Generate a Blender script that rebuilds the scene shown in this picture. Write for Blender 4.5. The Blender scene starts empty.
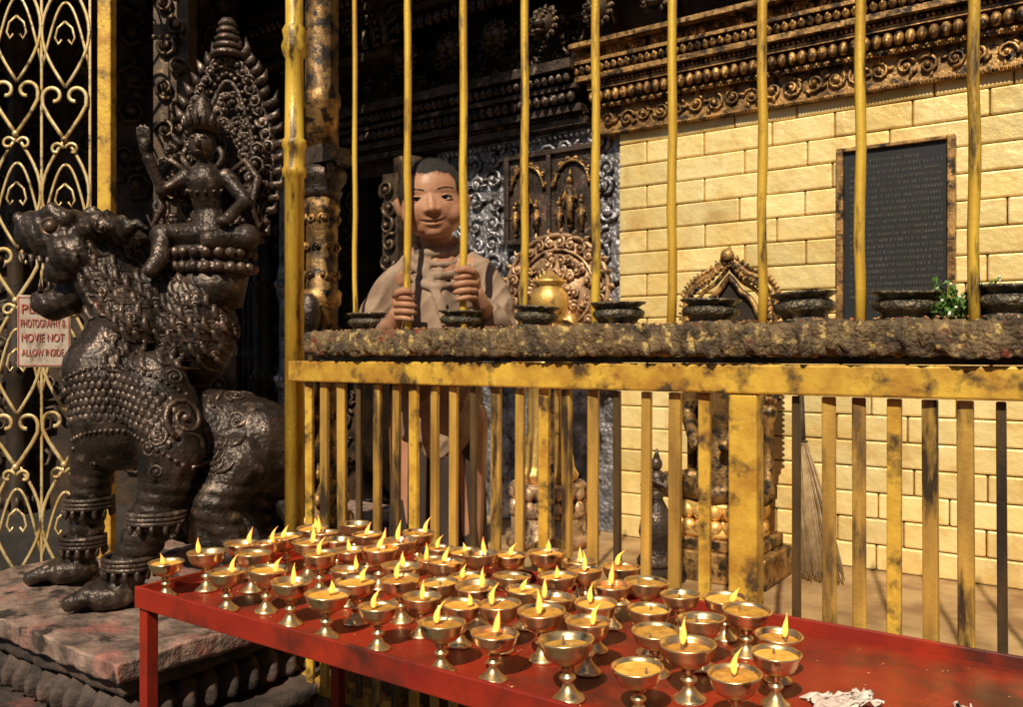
import bpy, math, random
from mathutils import Vector, Matrix, noise, Euler
from mathutils.bvhtree import BVHTree
random.seed(7)
R=random.uniform
scene=bpy.context.scene
COL=bpy.data.collections.new('temple_courtyard')   # linked to the scene at the very end
pi=math.pi
RZ=math.radians(-35)
CS,SN=math.cos(math.radians(35)),math.sin(math.radians(35))
def FW(u,v,z=0): return Vector((CS*u+SN*v,-SN*u+CS*v,z))

# ---------------------------------------------------------------- geometry
class G:
    def __init__(s): s.v=[];s.f=[];s.sm=[];s.mi=[]
    def add(s,vs,fs,M=None,smooth=True,mi=0):
        o=len(s.v)
        if M is not None: vs=[M@Vector(p) for p in vs]
        s.v+=[tuple(p) for p in vs]
        s.f+=[tuple(i+o for i in f) for f in fs]
        s.sm+=[smooth]*len(fs); s.mi+=[mi]*len(fs)
        return s
    def box(s,c,d,M=None,mi=0,smooth=False):
        x,y,z=[a/2 for a in d]
        vs=[Vector((sx*x,sy*y,sz*z)) for sz in(-1,1) for sy in(-1,1) for sx in(-1,1)]
        fs=[(0,2,3,1),(4,5,7,6),(0,1,5,4),(2,6,7,3),(0,4,6,2),(1,3,7,5)]
        T=Matrix.Translation(c)
        if M is not None: T=T@M
        return s.add(vs,fs,T,smooth,mi)
    def bx(s,x0,x1,y0,y1,z0,z1,mi=0):
        return s.box(((x0+x1)/2,(y0+y1)/2,(z0+z1)/2),(x1-x0,y1-y0,z1-z0),mi=mi)
    def ell(s,c,r,rot=None,seg=12,rings=8,mi=0):
        if not hasattr(r,'__len__'): r=(r,r,r)
        vs=[(0,0,r[2])]
        for i in range(1,rings):
            a=pi*i/rings
            for j in range(seg):
                b=2*pi*j/seg
                vs.append((r[0]*math.sin(a)*math.cos(b),r[1]*math.sin(a)*math.sin(b),r[2]*math.cos(a)))
        vs.append((0,0,-r[2])); n=len(vs)-1
        fs=[(0,1+j,1+(j+1)%seg) for j in range(seg)]
        for i in range(rings-2):
            for j in range(seg):
                a=1+i*seg+j;b=1+i*seg+(j+1)%seg
                fs.append((a,a+seg,b+seg,b))
        k=1+(rings-2)*seg
        fs+=[(k+j,n,k+(j+1)%seg) for j in range(seg)]
        if rot is None:
            return s.add([(c[0]+p[0],c[1]+p[1],c[2]+p[2]) for p in vs],fs,None,True,mi)
        T=Matrix.Translation(c)@(rot if isinstance(rot,Matrix) else Euler(rot).to_matrix().to_4x4())
        return s.add(vs,fs,T,True,mi)
    def lathe(s,prof,c=(0,0,0),seg=20,mod=None,sc=(1,1),mi=0,M=None,smooth=True):
        vs=[]
        for r,z in prof:
            for j in range(seg):
                a=2*pi*j/seg; q=r*(mod(a,z) if mod else 1)
                vs.append((c[0]+q*math.cos(a)*sc[0],c[1]+q*math.sin(a)*sc[1],c[2]+z))
        fs=[]
        for i in range(len(prof)-1):
            for j in range(seg):
                a=i*seg+j;b=i*seg+(j+1)%seg
                fs.append((a,b,b+seg,a+seg))
        o=len(vs); fs.append(tuple(range(seg-1,-1,-1))); fs.append(tuple(range(o-seg,o)))
        return s.add(vs,fs,M,smooth,mi)
    def tube(s,P,r,seg=6,closed=False,mi=0,M=None,flat=1.0):
        P=[Vector(p) for p in P]; n=len(P)
        rs=r if hasattr(r,'__len__') else [r]*n
        T=[]
        for i in range(n):
            if closed: t=P[(i+1)%n]-P[i-1]
            else: t=P[min(i+1,n-1)]-P[max(i-1,0)]
            if t.length<1e-9: t=Vector((0,0,1))
            T.append(t.normalized())
        up=Vector((0,0,1)) if abs(T[0].z)<.9 else Vector((1,0,0))
        nn=(up-T[0]*up.dot(T[0])).normalized()
        vs=[]
        for i in range(n):
            if i:
                q=nn-T[i]*nn.dot(T[i])
                nn=q.normalized() if q.length>1e-6 else nn
            b=T[i].cross(nn)
            for j in range(seg):
                a=2*pi*j/seg
                vs.append(P[i]+(nn*math.cos(a)+b*math.sin(a)*flat)*rs[i])
        fs=[]
        for i in range(n if closed else n-1):
            k=(i+1)%n
            for j in range(seg):
                fs.append((i*seg+j,i*seg+(j+1)%seg,k*seg+(j+1)%seg,k*seg+j))
        if not closed:
            fs.append(tuple(range(seg-1,-1,-1))); fs.append(tuple(range((n-1)*seg,n*seg)))
        return s.add(vs,fs,M,True,mi)
    def limb(s,P,r,seg=12,flat=None):
        s.tube(P,r,seg)
        for p,q in zip(P,r): s.ell(p,q*.995,seg=seg)
        return s
    def spiral(s,c,r,th,turns=1.4,ax=(1,0,0),ay=(0,0,1),start=0,hand=1,n=13,seg=5,out=(0,-1,0),tail=0):
        c=Vector(c);ax=Vector(ax);ay=Vector(ay);o=Vector(out)
        P=[];rr=[]
        for i in range(n):
            t=i/(n-1); a=start+hand*t*turns*2*pi; q=r*(1-t*.88)
            P.append(c+ax*math.cos(a)*q+ay*math.sin(a)*q+o*th*t*1.2)
            rr.append(th*(1-.45*t))
        s.tube(P,rr,seg)
        s.ell(c+o*th,th*1.5,seg=6,rings=5)
        return s
    def shift(s,b):
        s.v=[(x-b[0],y-b[1],z-b[2]) for x,y,z in s.v]; return s
    def xf(s,M):
        s.v=[tuple(M@Vector(p)) for p in s.v]; return s
    def mesh(s,name):
        me=bpy.data.meshes.new(name); me.from_pydata(s.v,[],s.f)
        me.polygons.foreach_set('use_smooth',s.sm); me.polygons.foreach_set('material_index',s.mi)
        me.update(); return me

def evaluated(ob):
    scene.collection.objects.link(ob)
    dg=bpy.context.evaluated_depsgraph_get(); dg.update()
    out=bpy.data.meshes.new_from_object(ob.evaluated_get(dg))
    bpy.data.objects.remove(ob)
    return out
def remesh(g,vox,smooth=3,sub=0):
    me=g.mesh('temporary')
    ob=bpy.data.objects.new('temporary',me)
    m=ob.modifiers.new('r','REMESH'); m.mode='VOXEL'; m.voxel_size=vox; m.use_smooth_shade=True
    if smooth:
        k=ob.modifiers.new('s','SMOOTH'); k.factor=.5; k.iterations=smooth
    out=evaluated(ob); bpy.data.meshes.remove(me)
    return out
def meshG(me):
    g=G(); g.v=[tuple(v.co) for v in me.vertices]; g.f=[tuple(p.vertices) for p in me.polygons]
    g.sm=[True]*len(g.f); g.mi=[0]*len(g.f); return g

def mk(name,g,mats,loc=(0,0,0),rz=0,parent=None,base=None,bevel=0,label=None,cat=None,group=None,kind=None):
    if g is None: ob=bpy.data.objects.new(name,None); ob.empty_display_size=.05
    else:
        if isinstance(g,G):
            if base is not None: g.shift(base)
            me=g.mesh(name)
        else: me=g
        me.materials.clear()
        for m in (mats if isinstance(mats,(list,tuple)) else [mats]): me.materials.append(m)
        ob=bpy.data.objects.new(name,me)
    COL.objects.link(ob); ob.location=loc; ob.rotation_euler=(0,0,rz)
    if parent is not None: ob.parent=parent
    if bevel:
        b=ob.modifiers.new('bevel','BEVEL'); b.width=bevel; b.segments=2; b.limit_method='ANGLE'; b.angle_limit=math.radians(40)
    if label: ob['label']=label
    if cat: ob['category']=cat
    if group: ob['group']=group
    if kind: ob['kind']=kind
    return ob

# ---------------------------------------------------------------- materials
def mat(name,c1,c2,metal=0,rough=.5,ns=8,bump=.3,bs=60,dist=.002,point=0,c3=None,t3=(.6,.68),s3=30,isl=0,vor=0,vs=80,emit=None,es=0,streak=0,spec=None,c4=None,t4=(.6,.66),s4=50):
    m=bpy.data.materials.new(name); m.use_nodes=True; nt=m.node_tree; N=nt.nodes; L=nt.links
    b=N['Principled BSDF']; tc=N.new('ShaderNodeTexCoord')
    src=tc.outputs['Object']
    if streak:
        mp=N.new('ShaderNodeMapping'); mp.inputs['Scale'].default_value=(1,1,1/streak); L.new(src,mp.inputs[0]); src2=mp.outputs[0]
    else: src2=src
    def nz(sc,det=3,s=src2):
        n=N.new('ShaderNodeTexNoise'); n.inputs['Scale'].default_value=sc; n.inputs['Detail'].default_value=det; n.inputs['Roughness'].default_value=.62
        L.new(s,n.inputs['Vector']); return n.outputs['Fac']
    def mr(x,a,bb,c,d):
        n=N.new('ShaderNodeMapRange'); n.inputs[1].default_value=a;n.inputs[2].default_value=bb;n.inputs[3].default_value=c;n.inputs[4].default_value=d
        L.new(x,n.inputs[0]); return n.outputs[0]
    def mix(f,a,c,mode='MIX'):
        n=N.new('ShaderNodeMix'); n.data_type='RGBA'; n.blend_type=mode
        if hasattr(f,'links'): L.new(f,n.inputs[0])
        else: n.inputs[0].default_value=f
        for k,x in ((6,a),(7,c)):
            if hasattr(x,'links'): L.new(x,n.inputs[k])
            else: n.inputs[k].default_value=(*x,1)
        return n.outputs[2]
    n1=nz(ns); col=mix(mr(n1,.36,.64,0,1),c1,c2)
    if c3: col=mix(mr(nz(s3,5),t3[0],t3[1],0,1),col,c3)
    if c4: col=mix(mr(nz(s4,3),t4[0],t4[1],0,1),col,c4)
    def mul(col,v):
        cc=N.new('ShaderNodeCombineColor')
        for k in range(3): L.new(v,cc.inputs[k])
        return mix(1.0,col,cc.outputs[0],'MULTIPLY')
    if isl:
        gi=N.new('ShaderNodeNewGeometry'); col=mul(col,mr(gi.outputs['Random Per Island'],0,1,1-isl,1+isl*.6))
    if point:
        gp=N.new('ShaderNodeNewGeometry'); col=mul(col,mr(gp.outputs['Pointiness'],.42,.58,1-point,1+point))
    L.new(col,b.inputs['Base Color'])
    b.inputs['Metallic'].default_value=metal
    L.new(mr(n1,.3,.7,min(rough+.15,1),max(rough-.1,.05)),b.inputs['Roughness'])
    if spec is not None: b.inputs['Specular IOR Level'].default_value=spec
    if bump:
        h=nz(bs,4,src)
        bp=N.new('ShaderNodeBump'); bp.inputs['Strength'].default_value=bump; bp.inputs['Distance'].default_value=dist; L.new(h,bp.inputs['Height'])
        last=bp
        if vor:
            vv=N.new('ShaderNodeTexVoronoi'); vv.inputs['Scale'].default_value=vs; L.new(src,vv.inputs['Vector'])
            b2=N.new('ShaderNodeBump'); b2.inputs['Strength'].default_value=vor; b2.inputs['Distance'].default_value=dist*2; b2.invert=True
            L.new(vv.outputs['Distance'],b2.inputs['Height']); L.new(bp.outputs[0],b2.inputs['Normal']); last=b2
        L.new(last.outputs[0],b.inputs['Normal'])
    if emit: b.inputs['Emission Color'].default_value=(*emit,1); b.inputs['Emission Strength'].default_value=es
    return m

M_bronze=mat('weathered_bronze',(.015,.010,.007),(.068,.046,.035),.45,.36,ns=14,bump=.7,bs=110,point=.95,c3=(.26,.18,.14),t3=(.58,.77),s3=20,dist=.003,vor=.25,vs=95,c4=(.15,.045,.035),t4=(.68,.78),s4=13)
M_bronze2=mat('dark_bronze',(.02,.013,.009),(.075,.048,.03),.45,.42,ns=14,bump=.6,bs=120,point=.8,c3=(.16,.1,.055),t3=(.58,.7),s3=22)
M_wood=mat('dark_carved_wood',(.012,.007,.004),(.045,.025,.013),.1,.55,ns=9,bump=.6,bs=70,point=.8,dist=.004)
M_black=mat('painted_shade_black',(.004,.003,.003),(.008,.006,.005),0,.9,bump=0)  # near-black colour stands in for shade inside the doorways
M_silver=mat('embossed_silver',(.12,.115,.12),(.36,.34,.36),.7,.42,ns=12,bump=.7,bs=60,vor=.5,vs=45,dist=.006,c3=(.05,.04,.035),t3=(.5,.66),s3=18,point=.6)
M_giltdk=mat('tarnished_gilt',(.085,.043,.015),(.34,.19,.065),.5,.45,ns=16,bump=.7,bs=90,point=.8,c3=(.022,.014,.009),t3=(.48,.6),s3=26,dist=.004)
M_gilt=mat('bright_gilt',(.5,.28,.075),(.75,.48,.16),.6,.42,ns=10,bump=.5,bs=80,point=.5,c3=(.16,.08,.03),t3=(.54,.7),s3=22,dist=.003)
M_halo=mat('pink_gilt_repousse',(.18,.105,.055),(.42,.27,.16),.5,.45,ns=14,bump=.6,bs=80,point=.85,c3=(.06,.033,.02),t3=(.5,.64),s3=22,dist=.003)
M_panel=mat('gilded_wall_panel',(.84,.59,.21),(.97,.78,.38),.22,.40,ns=3.5,bump=.55,bs=17,dist=.012,c3=(.64,.38,.11),t3=(.52,.78),s3=6,isl=.18)
M_mortar=mat('panel_joint',(.22,.12,.04),(.4,.24,.08),.3,.6,ns=12)
M_yel=mat('yellow_painted_metal',(.56,.31,.03),(.84,.54,.07),.15,.40,ns=22,bump=.5,bs=120,c3=(.1,.055,.02),t3=(.53,.65),s3=34,streak=5,dist=.0015)
M_yeld=mat('grimy_yellow_paint',(.45,.22,.025),(.78,.48,.065),.15,.46,ns=14,bump=.7,bs=90,c3=(.09,.05,.02),t3=(.52,.66),s3=18,dist=.002)
M_slat=mat('sooty_baluster_metal',(.28,.15,.03),(.66,.39,.08),.2,.48,ns=16,bump=.6,bs=90,c3=(.05,.03,.016),t3=(.54,.66),s3=20,streak=5,dist=.002)
M_slatd=mat('blackened_baluster_metal',(.03,.02,.012),(.14,.085,.035),.3,.45,ns=16,bump=.6,bs=90,streak=5)
M_pale=mat('pale_gilded_iron',(.52,.34,.12),(.8,.6,.32),.4,.42,ns=20,bump=.4,bs=90,c3=(.12,.07,.03),t3=(.53,.66),s3=22)
M_crust=mat('wax_and_soot_crust',(.05,.03,.016),(.2,.125,.055),0,.62,ns=20,bump=1,bs=150,c3=(.55,.38,.13),t3=(.55,.66),s3=46,dist=.005,vor=.35,vs=150,c4=(.22,.035,.02),t4=(.62,.7),s4=22)
M_brass=mat('worn_brass',(.64,.43,.2),(.85,.62,.33),.9,.28,ns=25,bump=.2,bs=60,c3=(.2,.12,.06),t3=(.54,.70),s3=45,point=.3)
M_bowl=mat('grey_bronze',(.03,.025,.019),(.14,.115,.08),.5,.42,ns=40,bump=.8,bs=150,c3=(.3,.23,.13),t3=(.54,.66),s3=60,dist=.003,vor=.5,vs=140)
M_butter=mat('melted_butter',(.74,.34,.04),(.94,.56,.11),0,.16,ns=60,bump=.15,bs=60)
M_butter2=mat('browned_butter',(.32,.13,.02),(.66,.34,.06),0,.15,ns=50,bump=.15,bs=60)
M_flame=mat('flame',(.9,.4,.05),(1,.5,.1),0,.5,emit=(1,.24,.035),es=2.9,bump=0)
M_wick=mat('cotton_wick',(.1,.06,.03),(.3,.2,.1),0,.8,bump=0)
M_red=mat('worn_red_enamel',(.23,.014,.006),(.36,.030,.011),0,.4,ns=5,bump=.4,bs=40,c3=(.085,.018,.010),t3=(.48,.66),s3=7,dist=.002)
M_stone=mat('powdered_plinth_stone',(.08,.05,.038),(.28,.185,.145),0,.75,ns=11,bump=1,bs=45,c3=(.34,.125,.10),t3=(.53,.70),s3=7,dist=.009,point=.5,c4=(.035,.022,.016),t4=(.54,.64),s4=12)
M_stoned=mat('shade_dark_stone',(.025,.017,.013),(.09,.056,.044),0,.75,ns=11,bump=1,bs=45,dist=.009,point=.5,c3=(.17,.055,.045),t3=(.58,.7),s3=8)  # darker stone copy, shade under the table put into its colour
M_ground=mat('shade_dark_paving',(.02,.015,.012),(.05,.04,.032),0,.7,ns=5,bump=.8,bs=30,dist=.008)  # paving colour kept very dark to stand in for shadow
M_floor=mat('shrine_floor_stone',(.24,.13,.055),(.42,.27,.13),0,.6,ns=6,bump=.5,bs=30,dist=.004)
M_skin=mat('skin',(.36,.165,.09),(.47,.24,.14),0,.48,ns=16,bump=.2,bs=240,dist=.0006,spec=.35,c3=(.5,.21,.13),t3=(.55,.75),s3=26)
M_lip=mat('lips',(.36,.12,.09),(.4,.15,.11),0,.45,bump=0)
M_hair=mat('cropped_black_hair',(.014,.010,.008),(.035,.026,.02),0,.7,ns=60,bump=1,bs=420,dist=.003)
M_eye=mat('eye_white',(.62,.57,.5),(.66,.62,.55),0,.3,bump=0)
M_iris=mat('dark_iris',(.008,.004,.003),(.015,.008,.005),0,.1,bump=0)
M_shirt=mat('coarse_tan_cloth',(.25,.16,.11),(.38,.26,.18),0,.9,ns=12,bump=.6,bs=350,dist=.001,c3=(.18,.11,.075),t3=(.52,.7),s3=14)
M_robe=mat('shaded_brown_cloth',(.035,.02,.015),(.07,.042,.03),0,.9,ns=8,bump=.4,bs=300,dist=.001,streak=4)  # brown cloth darkened to paint in shade on the lower body
M_slate=mat('black_slate',(.012,.012,.013),(.03,.03,.034),.1,.42,ns=5,bump=.25,bs=60,dist=.001)
M_ink=mat('incised_lettering',(.10,.09,.075),(.15,.135,.11),.2,.6,bump=0)
M_sign=mat('painted_sign_white',(.38,.29,.22),(.54,.45,.37),0,.65,ns=12,bump=.3,c3=(.2,.12,.08),t3=(.5,.66),s3=20)
M_signred=mat('faded_red_lettering',(.36,.05,.035),(.44,.13,.09),0,.6,bump=0,ns=60)
M_straw=mat('broom_straw',(.3,.19,.09),(.45,.31,.16),0,.8,ns=30,isl=.4,bump=0)
M_leaf=mat('leaf',(.07,.15,.02),(.15,.28,.05),0,.5,isl=.4,bump=0)
M_petal=mat('pale_petals',(.7,.68,.55),(.8,.78,.7),0,.6,bump=0)
M_crumb=mat('offering_crumbs',(.4,.09,.04),(.7,.42,.18),0,.8,isl=.7,ns=40,bump=0)
M_cloth=mat('white_rag',(.6,.45,.38),(.76,.66,.58),0,.85,ns=30,bump=.4,bs=200)
M_dkred=mat('dark_red_door',(.05,.010,.006),(.09,.02,.012),0,.5,ns=14,streak=4)
M_brick=mat('courtyard_brick',(.07,.035,.024),(.12,.06,.04),0,.8,ns=3,bump=.5,bs=20)
# ---------------------------------------------------------------- setting
g=G(); g.bx(-60,60,-60,60,-.05,0)
mk('ground',g,M_ground,kind='structure')
g=G()
for i in range(-8,7):
    for j in range(-3,4):
        w=.52
        g.box((i*w+R(-.004,.004)+(j%2)*.26,j*w-.9,.004),(w-.012,w-.012,.03+R(0,.006)))
mk('paving',g,M_ground,loc=(0,0,0),rz=RZ,bevel=.006,kind='structure')
g=G(); g.bx(-2.75,1.6,1.52,3.3,-.02,.16)
mk('shrine_floor',g,M_floor,rz=RZ,kind='structure')
g=G(); g.bx(-8,-2.752,1.75,3.3,-.02,.15)
mk('doorway_floor',g,M_ground,rz=RZ,kind='structure')  # dark colour paints this floor as shaded
g=G(); g.bx(-7,7,0,.4,0,4.2); g.bx(-7.2,7.2,-.1,.6,4.2,4.35)
for k in range(8):
    g.bx(-6.4+k*1.7,-5.5+k*1.7,.4,.46,2.2,3.4); g.bx(-6.5+k*1.7,-5.4+k*1.7,.4,.5,3.42,3.52)
cbld=mk('added_fill_blocker',None,None,loc=(0,-5.2,0),label='unseen brick building with windows, added to cut sky fill',cat='building')  # unseen block added behind the camera to reduce fill light
mk('wall',g,M_brick,parent=cbld)

# ---------------------------------------------------------------- carving helpers
def scrolls(g,u0,u1,z0,z1,v,p,th=.008,jit=.15,leaf=True,seg=4,n=10):
    nu=max(1,round((u1-u0)/p)); nz=max(1,round((z1-z0)/p)); du=(u1-u0)/nu; dz=(z1-z0)/nz
    for i in range(nu):
        for j in range(nz):
            c=(u0+(i+.5)*du+R(-1,1)*p*jit,v,z0+(j+.5)*dz+R(-1,1)*p*jit)
            r=min(du,dz)*.46*R(.85,1.1)
            g.spiral(c,r,th*R(.8,1.2),R(1.1,1.7),start=R(0,6.28),hand=1 if (i+j)%2 else -1,n=n,seg=seg)
            if leaf:
                for k in range(2):
                    a=R(0,6.28); g.ell((c[0]+math.cos(a)*r*1.05,v-th*.3,c[2]+math.sin(a)*r*1.05),(th*2.2,th*1.1,th*.9),(0,a,0),6,4)
def petals(g,u0,u1,z,v,p,h,d,down=True):
    n=round((u1-u0)/p)
    for i in range(n):
        c=u0+(i+.5)*p
        g.ell((c,v,z),(p*.5,d,h*.5),None,8,5)
        g.ell((c,v-d*.8,z-(h*.15 if down else -h*.15)),(p*.24,d*.5,h*.28),None,6,4)
def beads(g,u0,u1,z,v,r):
    n=round((u1-u0)/(r*2.3))
    for i in range(n): g.ell((u0+(i+.5)*r*2.3,v,z),r,None,6,4)

# ---------------------------------------------------------------- temple facade
FB=(-1.69,3.2,0)
fac=mk('temple_facade',None,None,loc=FW(*FB),rz=RZ,label='richly carved temple front with gilded brick panels and bronze cornice',cat='temple')
def fpart(name,g,m,bevel=0,label=None): return mk(name,g,m,parent=fac,base=FB,bevel=bevel,label=label)
g=G(); g.bx(-1.69,1.6,3.215,3.5,.0,2.2); fpart('wall_backing',g,M_mortar)
g=G(); 
z=.16; row=0
while z<1.83:
    h=.0905; L=.255; u=-1.69
    first=L*(.5 if row%2 else 1.0)
    while u<1.2:
        w=first if u==-1.69 else L*R(.86,1.12); 
        M=Euler((R(-.03,.03),0,R(-.025,.025))).to_matrix().to_4x4()
        g.box((u+w/2,3.207,z+h/2),(w-.004,.026,h-.004),M)
        u+=w
    z+=h; row+=1
fpart('gilded_brick_wall',g,M_panel,bevel=.006)
g=G()
for a,b,c,d in ((-8,-4.35,0,4.4),(-4.0,-3.27,0,4.4),(-2.86,-1.69,0,4.4)): g.bx(a,b,3.26,3.5,c,d)
g.bx(-4.35,-4.0,3.262,3.5,1.95,4.4); g.bx(-3.27,-2.86,3.262,3.5,1.84,4.4)
g.bx(-1.69,1.6,3.26,3.5,2.203,4.4)
fpart('carved_wall',g,M_wood)
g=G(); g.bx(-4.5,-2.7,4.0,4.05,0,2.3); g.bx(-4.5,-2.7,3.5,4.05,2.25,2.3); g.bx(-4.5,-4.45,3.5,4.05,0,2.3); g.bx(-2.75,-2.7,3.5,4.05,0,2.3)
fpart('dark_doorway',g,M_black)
g=G()
for i in range(7): g.bx(-4.345+i*.05,-4.31+i*.05,3.3,3.33,.16,1.94)
for zz in (.4,.9,1.4,1.8): g.bx(-4.35,-4.0,3.29,3.3,zz,zz+.04)
fpart('door',g,M_dkred,label='dark red slatted wooden door')
g=G()
scrolls(g,-8,-4.38,.6,3.6,3.25,.18,.016); scrolls(g,-3.97,-3.3,.3,1.95,3.25,.11,.011); scrolls(g,-4.3,0,2.45,3.4,3.25,.15,.014)
fpart('wall_carving',g,M_wood)
g=G(); g.bx(-2.70,-1.70,3.225,3.258,.16,1.9)
for i in range(3): 
    w=.018; g.bx(-2.695+i*.03,-2.695+i*.03+w,3.205-i*.004,3.224,.16,1.86)
fpart('silver_sheet',g,M_silver,bevel=.004)
g=G(); scrolls(g,-2.59,-1.72,.9,1.86,3.215,.10,.010,seg=6,n=14)
beads(g,-2.68,-1.72,1.87,3.2,.012)
fpart('silver_embossing',g,M_silver)
def pillar(g,u,v,w,z0,z1):
    h=z1-z0
    prof=[(.62,0),(.62,.05),(.5,.06),(.56,.09),(.4,.12),(.4,.3),(.5,.31),(.5,.34),(.36,.36),(.36,.55),(.46,.57),(.5,.6),(.42,.63),(.36,.66),(.36,.86),(.5,.88),(.44,.9),(.6,.94),(.7,.97),(.7,1)]
    g.lathe([(r*w,zz*h) for r,zz in prof],(u,v,z0),16,mod=lambda a,z:1+.06*math.cos(8*a))
    for k in range(10):
        a=2*pi*k/10
        for zz,rr in ((.33,.5),(.6,.5),(.08,.58)): g.ell((u+math.cos(a)*w*rr,v+math.sin(a)*w*rr,z0+zz*h),(w*.12,w*.12,h*.012),None,6,4)
for u,m in ((-4.55,M_silver),(-3.86,M_wood),(-3.66,M_silver),(-3.4,M_wood),(-2.78,M_bronze2),(-5.2,M_wood),(-6.1,M_wood)):
    g=G(); pillar(g,u,3.12,.13 if u!=-2.78 else .11,.16,2.05 if u!=-2.78 else 1.86); fpart('pillar',g,m)
g=G()
for k in range(5): g.spiral((-2.84+.02*(k%2),3.02,1.36+k*.085),.05,.011,1.3,start=k,hand=1 if k%2 else -1,n=14,seg=6)
g.bx(-2.88,-2.78,3.03,3.08,1.3,1.78); fpart('bracket',g,M_bronze2)
g=G(); g.bx(-1.78,1.25,3.165,3.3,1.832,1.845); g.bx(-1.78,1.25,3.18,3.3,1.846,1.945); g.bx(-1.8,1.25,3.15,3.3,1.946,1.962)
scrolls(g,-1.76,1.2,1.85,1.942,3.175,.075,.007,0.08,seg=5,n=14)
beads(g,-1.76,1.2,1.838,3.162,.005); beads(g,-1.76,1.2,1.954,3.148,.006)
fpart('frieze',g,M_giltdk,label='gilded scrollwork frieze band')
g=G()
petals(g,-1.8,1.2,1.99,3.135,.036,.05,.016); g.bx(-1.8,1.25,3.12,3.3,2.018,2.034); beads(g,-1.8,1.2,2.043,3.12,.008)
g.bx(-1.85,1.25,3.09,3.3,2.053,2.074); petals(g,-1.85,1.2,2.095,3.09,.03,.036,.014,False)
g.bx(-1.85,1.25,3.07,3.3,2.116,2.13); scrolls(g,-1.85,1.2,2.132,2.18,3.1,.05,.006,.05,False,5,11); g.bx(-1.85,1.25,3.11,3.3,2.131,2.18); g.bx(-1.85,1.25,3.05,3.3,2.181,2.2)
fpart('cornice',g,M_giltdk)
g=G()
petals(g,-4.3,1.2,2.46,3.02,.05,.07,.025); g.bx(-4.4,1.25,2.98,3.3,2.50,2.53); beads(g,-4.4,1.2,2.545,2.98,.011)
g.bx(-4.4,1.25,2.95,3.3,2.56,2.59); petals(g,-4.4,0,2.62,2.95,.045,.055,.02,False); g.bx(-4.4,1.25,2.92,3.3,2.65,2.69)
petals(g,-8,-4.5,2.4,3.1,.09,.12,.04); g.bx(-8,-4.5,3.06,3.3,2.47,2.53)
fpart('upper_cornice',g,M_bronze2)
g=G()
for k,(z0,z1,v) in enumerate(((1.9,1.93,3.16),(1.945,1.975,3.12),(2.03,2.05,3.08),(2.1,2.14,3.03))):
    g.bx(-3.42-k*.05,-1.83,v,3.3,z0,z1)
petals(g,-3.4,-1.83,2.003,3.1,.042,.05,.02); petals(g,-3.5,-1.83,2.075,3.06,.036,.045,.018); beads(g,-3.5,-1.83,1.938,3.15,.008)
scrolls(g,-3.5,-1.83,2.16,2.42,3.18,.09,.010)
fpart('door_cornice',g,M_bronze)
g=G(); cu,cz,cv=-3.14,2.38,2.98
for rr,th in ((.33,.022),(.26,.014),(.2,.02)):
    g.tube([(cu+math.cos(pi*i/24)*rr,cv,cz+math.sin(pi*i/24)*rr) for i in range(25)],th,8)
for i in range(25):
    a=pi*i/24
    g.tube([(cu+math.cos(a)*.34,cv,cz+math.sin(a)*.34),(cu+math.cos(a)*.42,cv-.01,cz+math.sin(a)*.42)],[.02,.003],6)
    g.ell((cu+math.cos(a)*.295,cv-.015,cz+math.sin(a)*.295),.013,None,6,4)
g.tube([(cu+math.cos(pi*i/24)*.1,cv,cz+.04+math.sin(pi*i/24)*.12) for i in range(25)],.03,6)
for k in range(12): g.spiral((cu+R(-.14,.14),cv-.02,cz+R(0,.16)),.04,.009,1.3,start=R(0,6),n=10)
g.bx(cu-.36,cu+.36,cv,cv+.1,cz-.05,cz-.01)
fpart('torana_arch',g,M_bronze2)
def lionhead():
    g=G()
    g.ell((0,0,0),(.05,.055,.055)); g.ell((0,-.055,-.015),(.03,.03,.024)); g.ell((0,-.08,-.004),(.013,.01,.01),None,6,5)
    g.ell((0,-.045,-.045),(.024,.026,.012))
    for s in(-1,1):
        g.ell((s*.02,-.048,.018),(.011,.011,.011),None,8,6); g.ell((s*.042,-.005,.048),(.014,.01,.022),None,8,6)
        g.ell((s*.022,-.04,.034),(.016,.01,.007),None,6,5)
    for i in range(14):
        a=2*pi*i/14; g.spiral((math.cos(a)*.058,-.01,math.sin(a)*.06),.016,.006,1.2,start=a,n=8)
    g.bx(-.02,.02,.0,.2,-.03,.03)
    return g
lm=lionhead().mesh('lion_head')
for i in range(12):
    o=mk('lion_head',lm,M_bronze2,parent=fac,loc=(-2.75+i*.26-FB[0],3.06-FB[1],2.315))
def eave(u0,u1,v0,v1,z0,z1):
    g=G(); t=.06
    g.add([(u0,v0,z0),(u1,v0,z0),(u1,v1,z1),(u0,v1,z1),(u0,v0,z0+t),(u1,v0,z0+t),(u1,v1,z1+t),(u0,v1,z1+t)],[(0,3,2,1),(4,5,6,7),(0,1,5,4),(1,2,6,5),(2,3,7,6),(3,0,4,7)],smooth=False)
    L=math.hypot(v1-v0,z1-z0); n=int((u1-u0)/.2)
    for i in range(n): g.box((u0+.1+i*.2,(v0+v1)/2,(z0+z1)/2-.035),(.05,L*.97,.06),Euler((math.atan2(z1-z0,v1-v0),0,0)).to_matrix().to_4x4())
    return g
fpart('added_eave',eave(-1.83,1.3,2.75,3.6,3.55,4.0),M_wood)
fpart('added_eave',eave(-2.74,-1.86,2.05,3.3,2.97,3.6),M_wood)  # eave added to throw shade on the upper wall
fpart('added_eave',eave(-8,-2.76,1.02,3.3,2.45,3.6),M_wood)  # lower eave added and shaped to darken the left background
pb=(-2.02,3.16,1.61)
fp=mk('relief_panel',None,None,loc=FW(*pb),rz=RZ,label='tarnished relief panel with small standing deity figures on temple wall',cat='relief panel')
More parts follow.
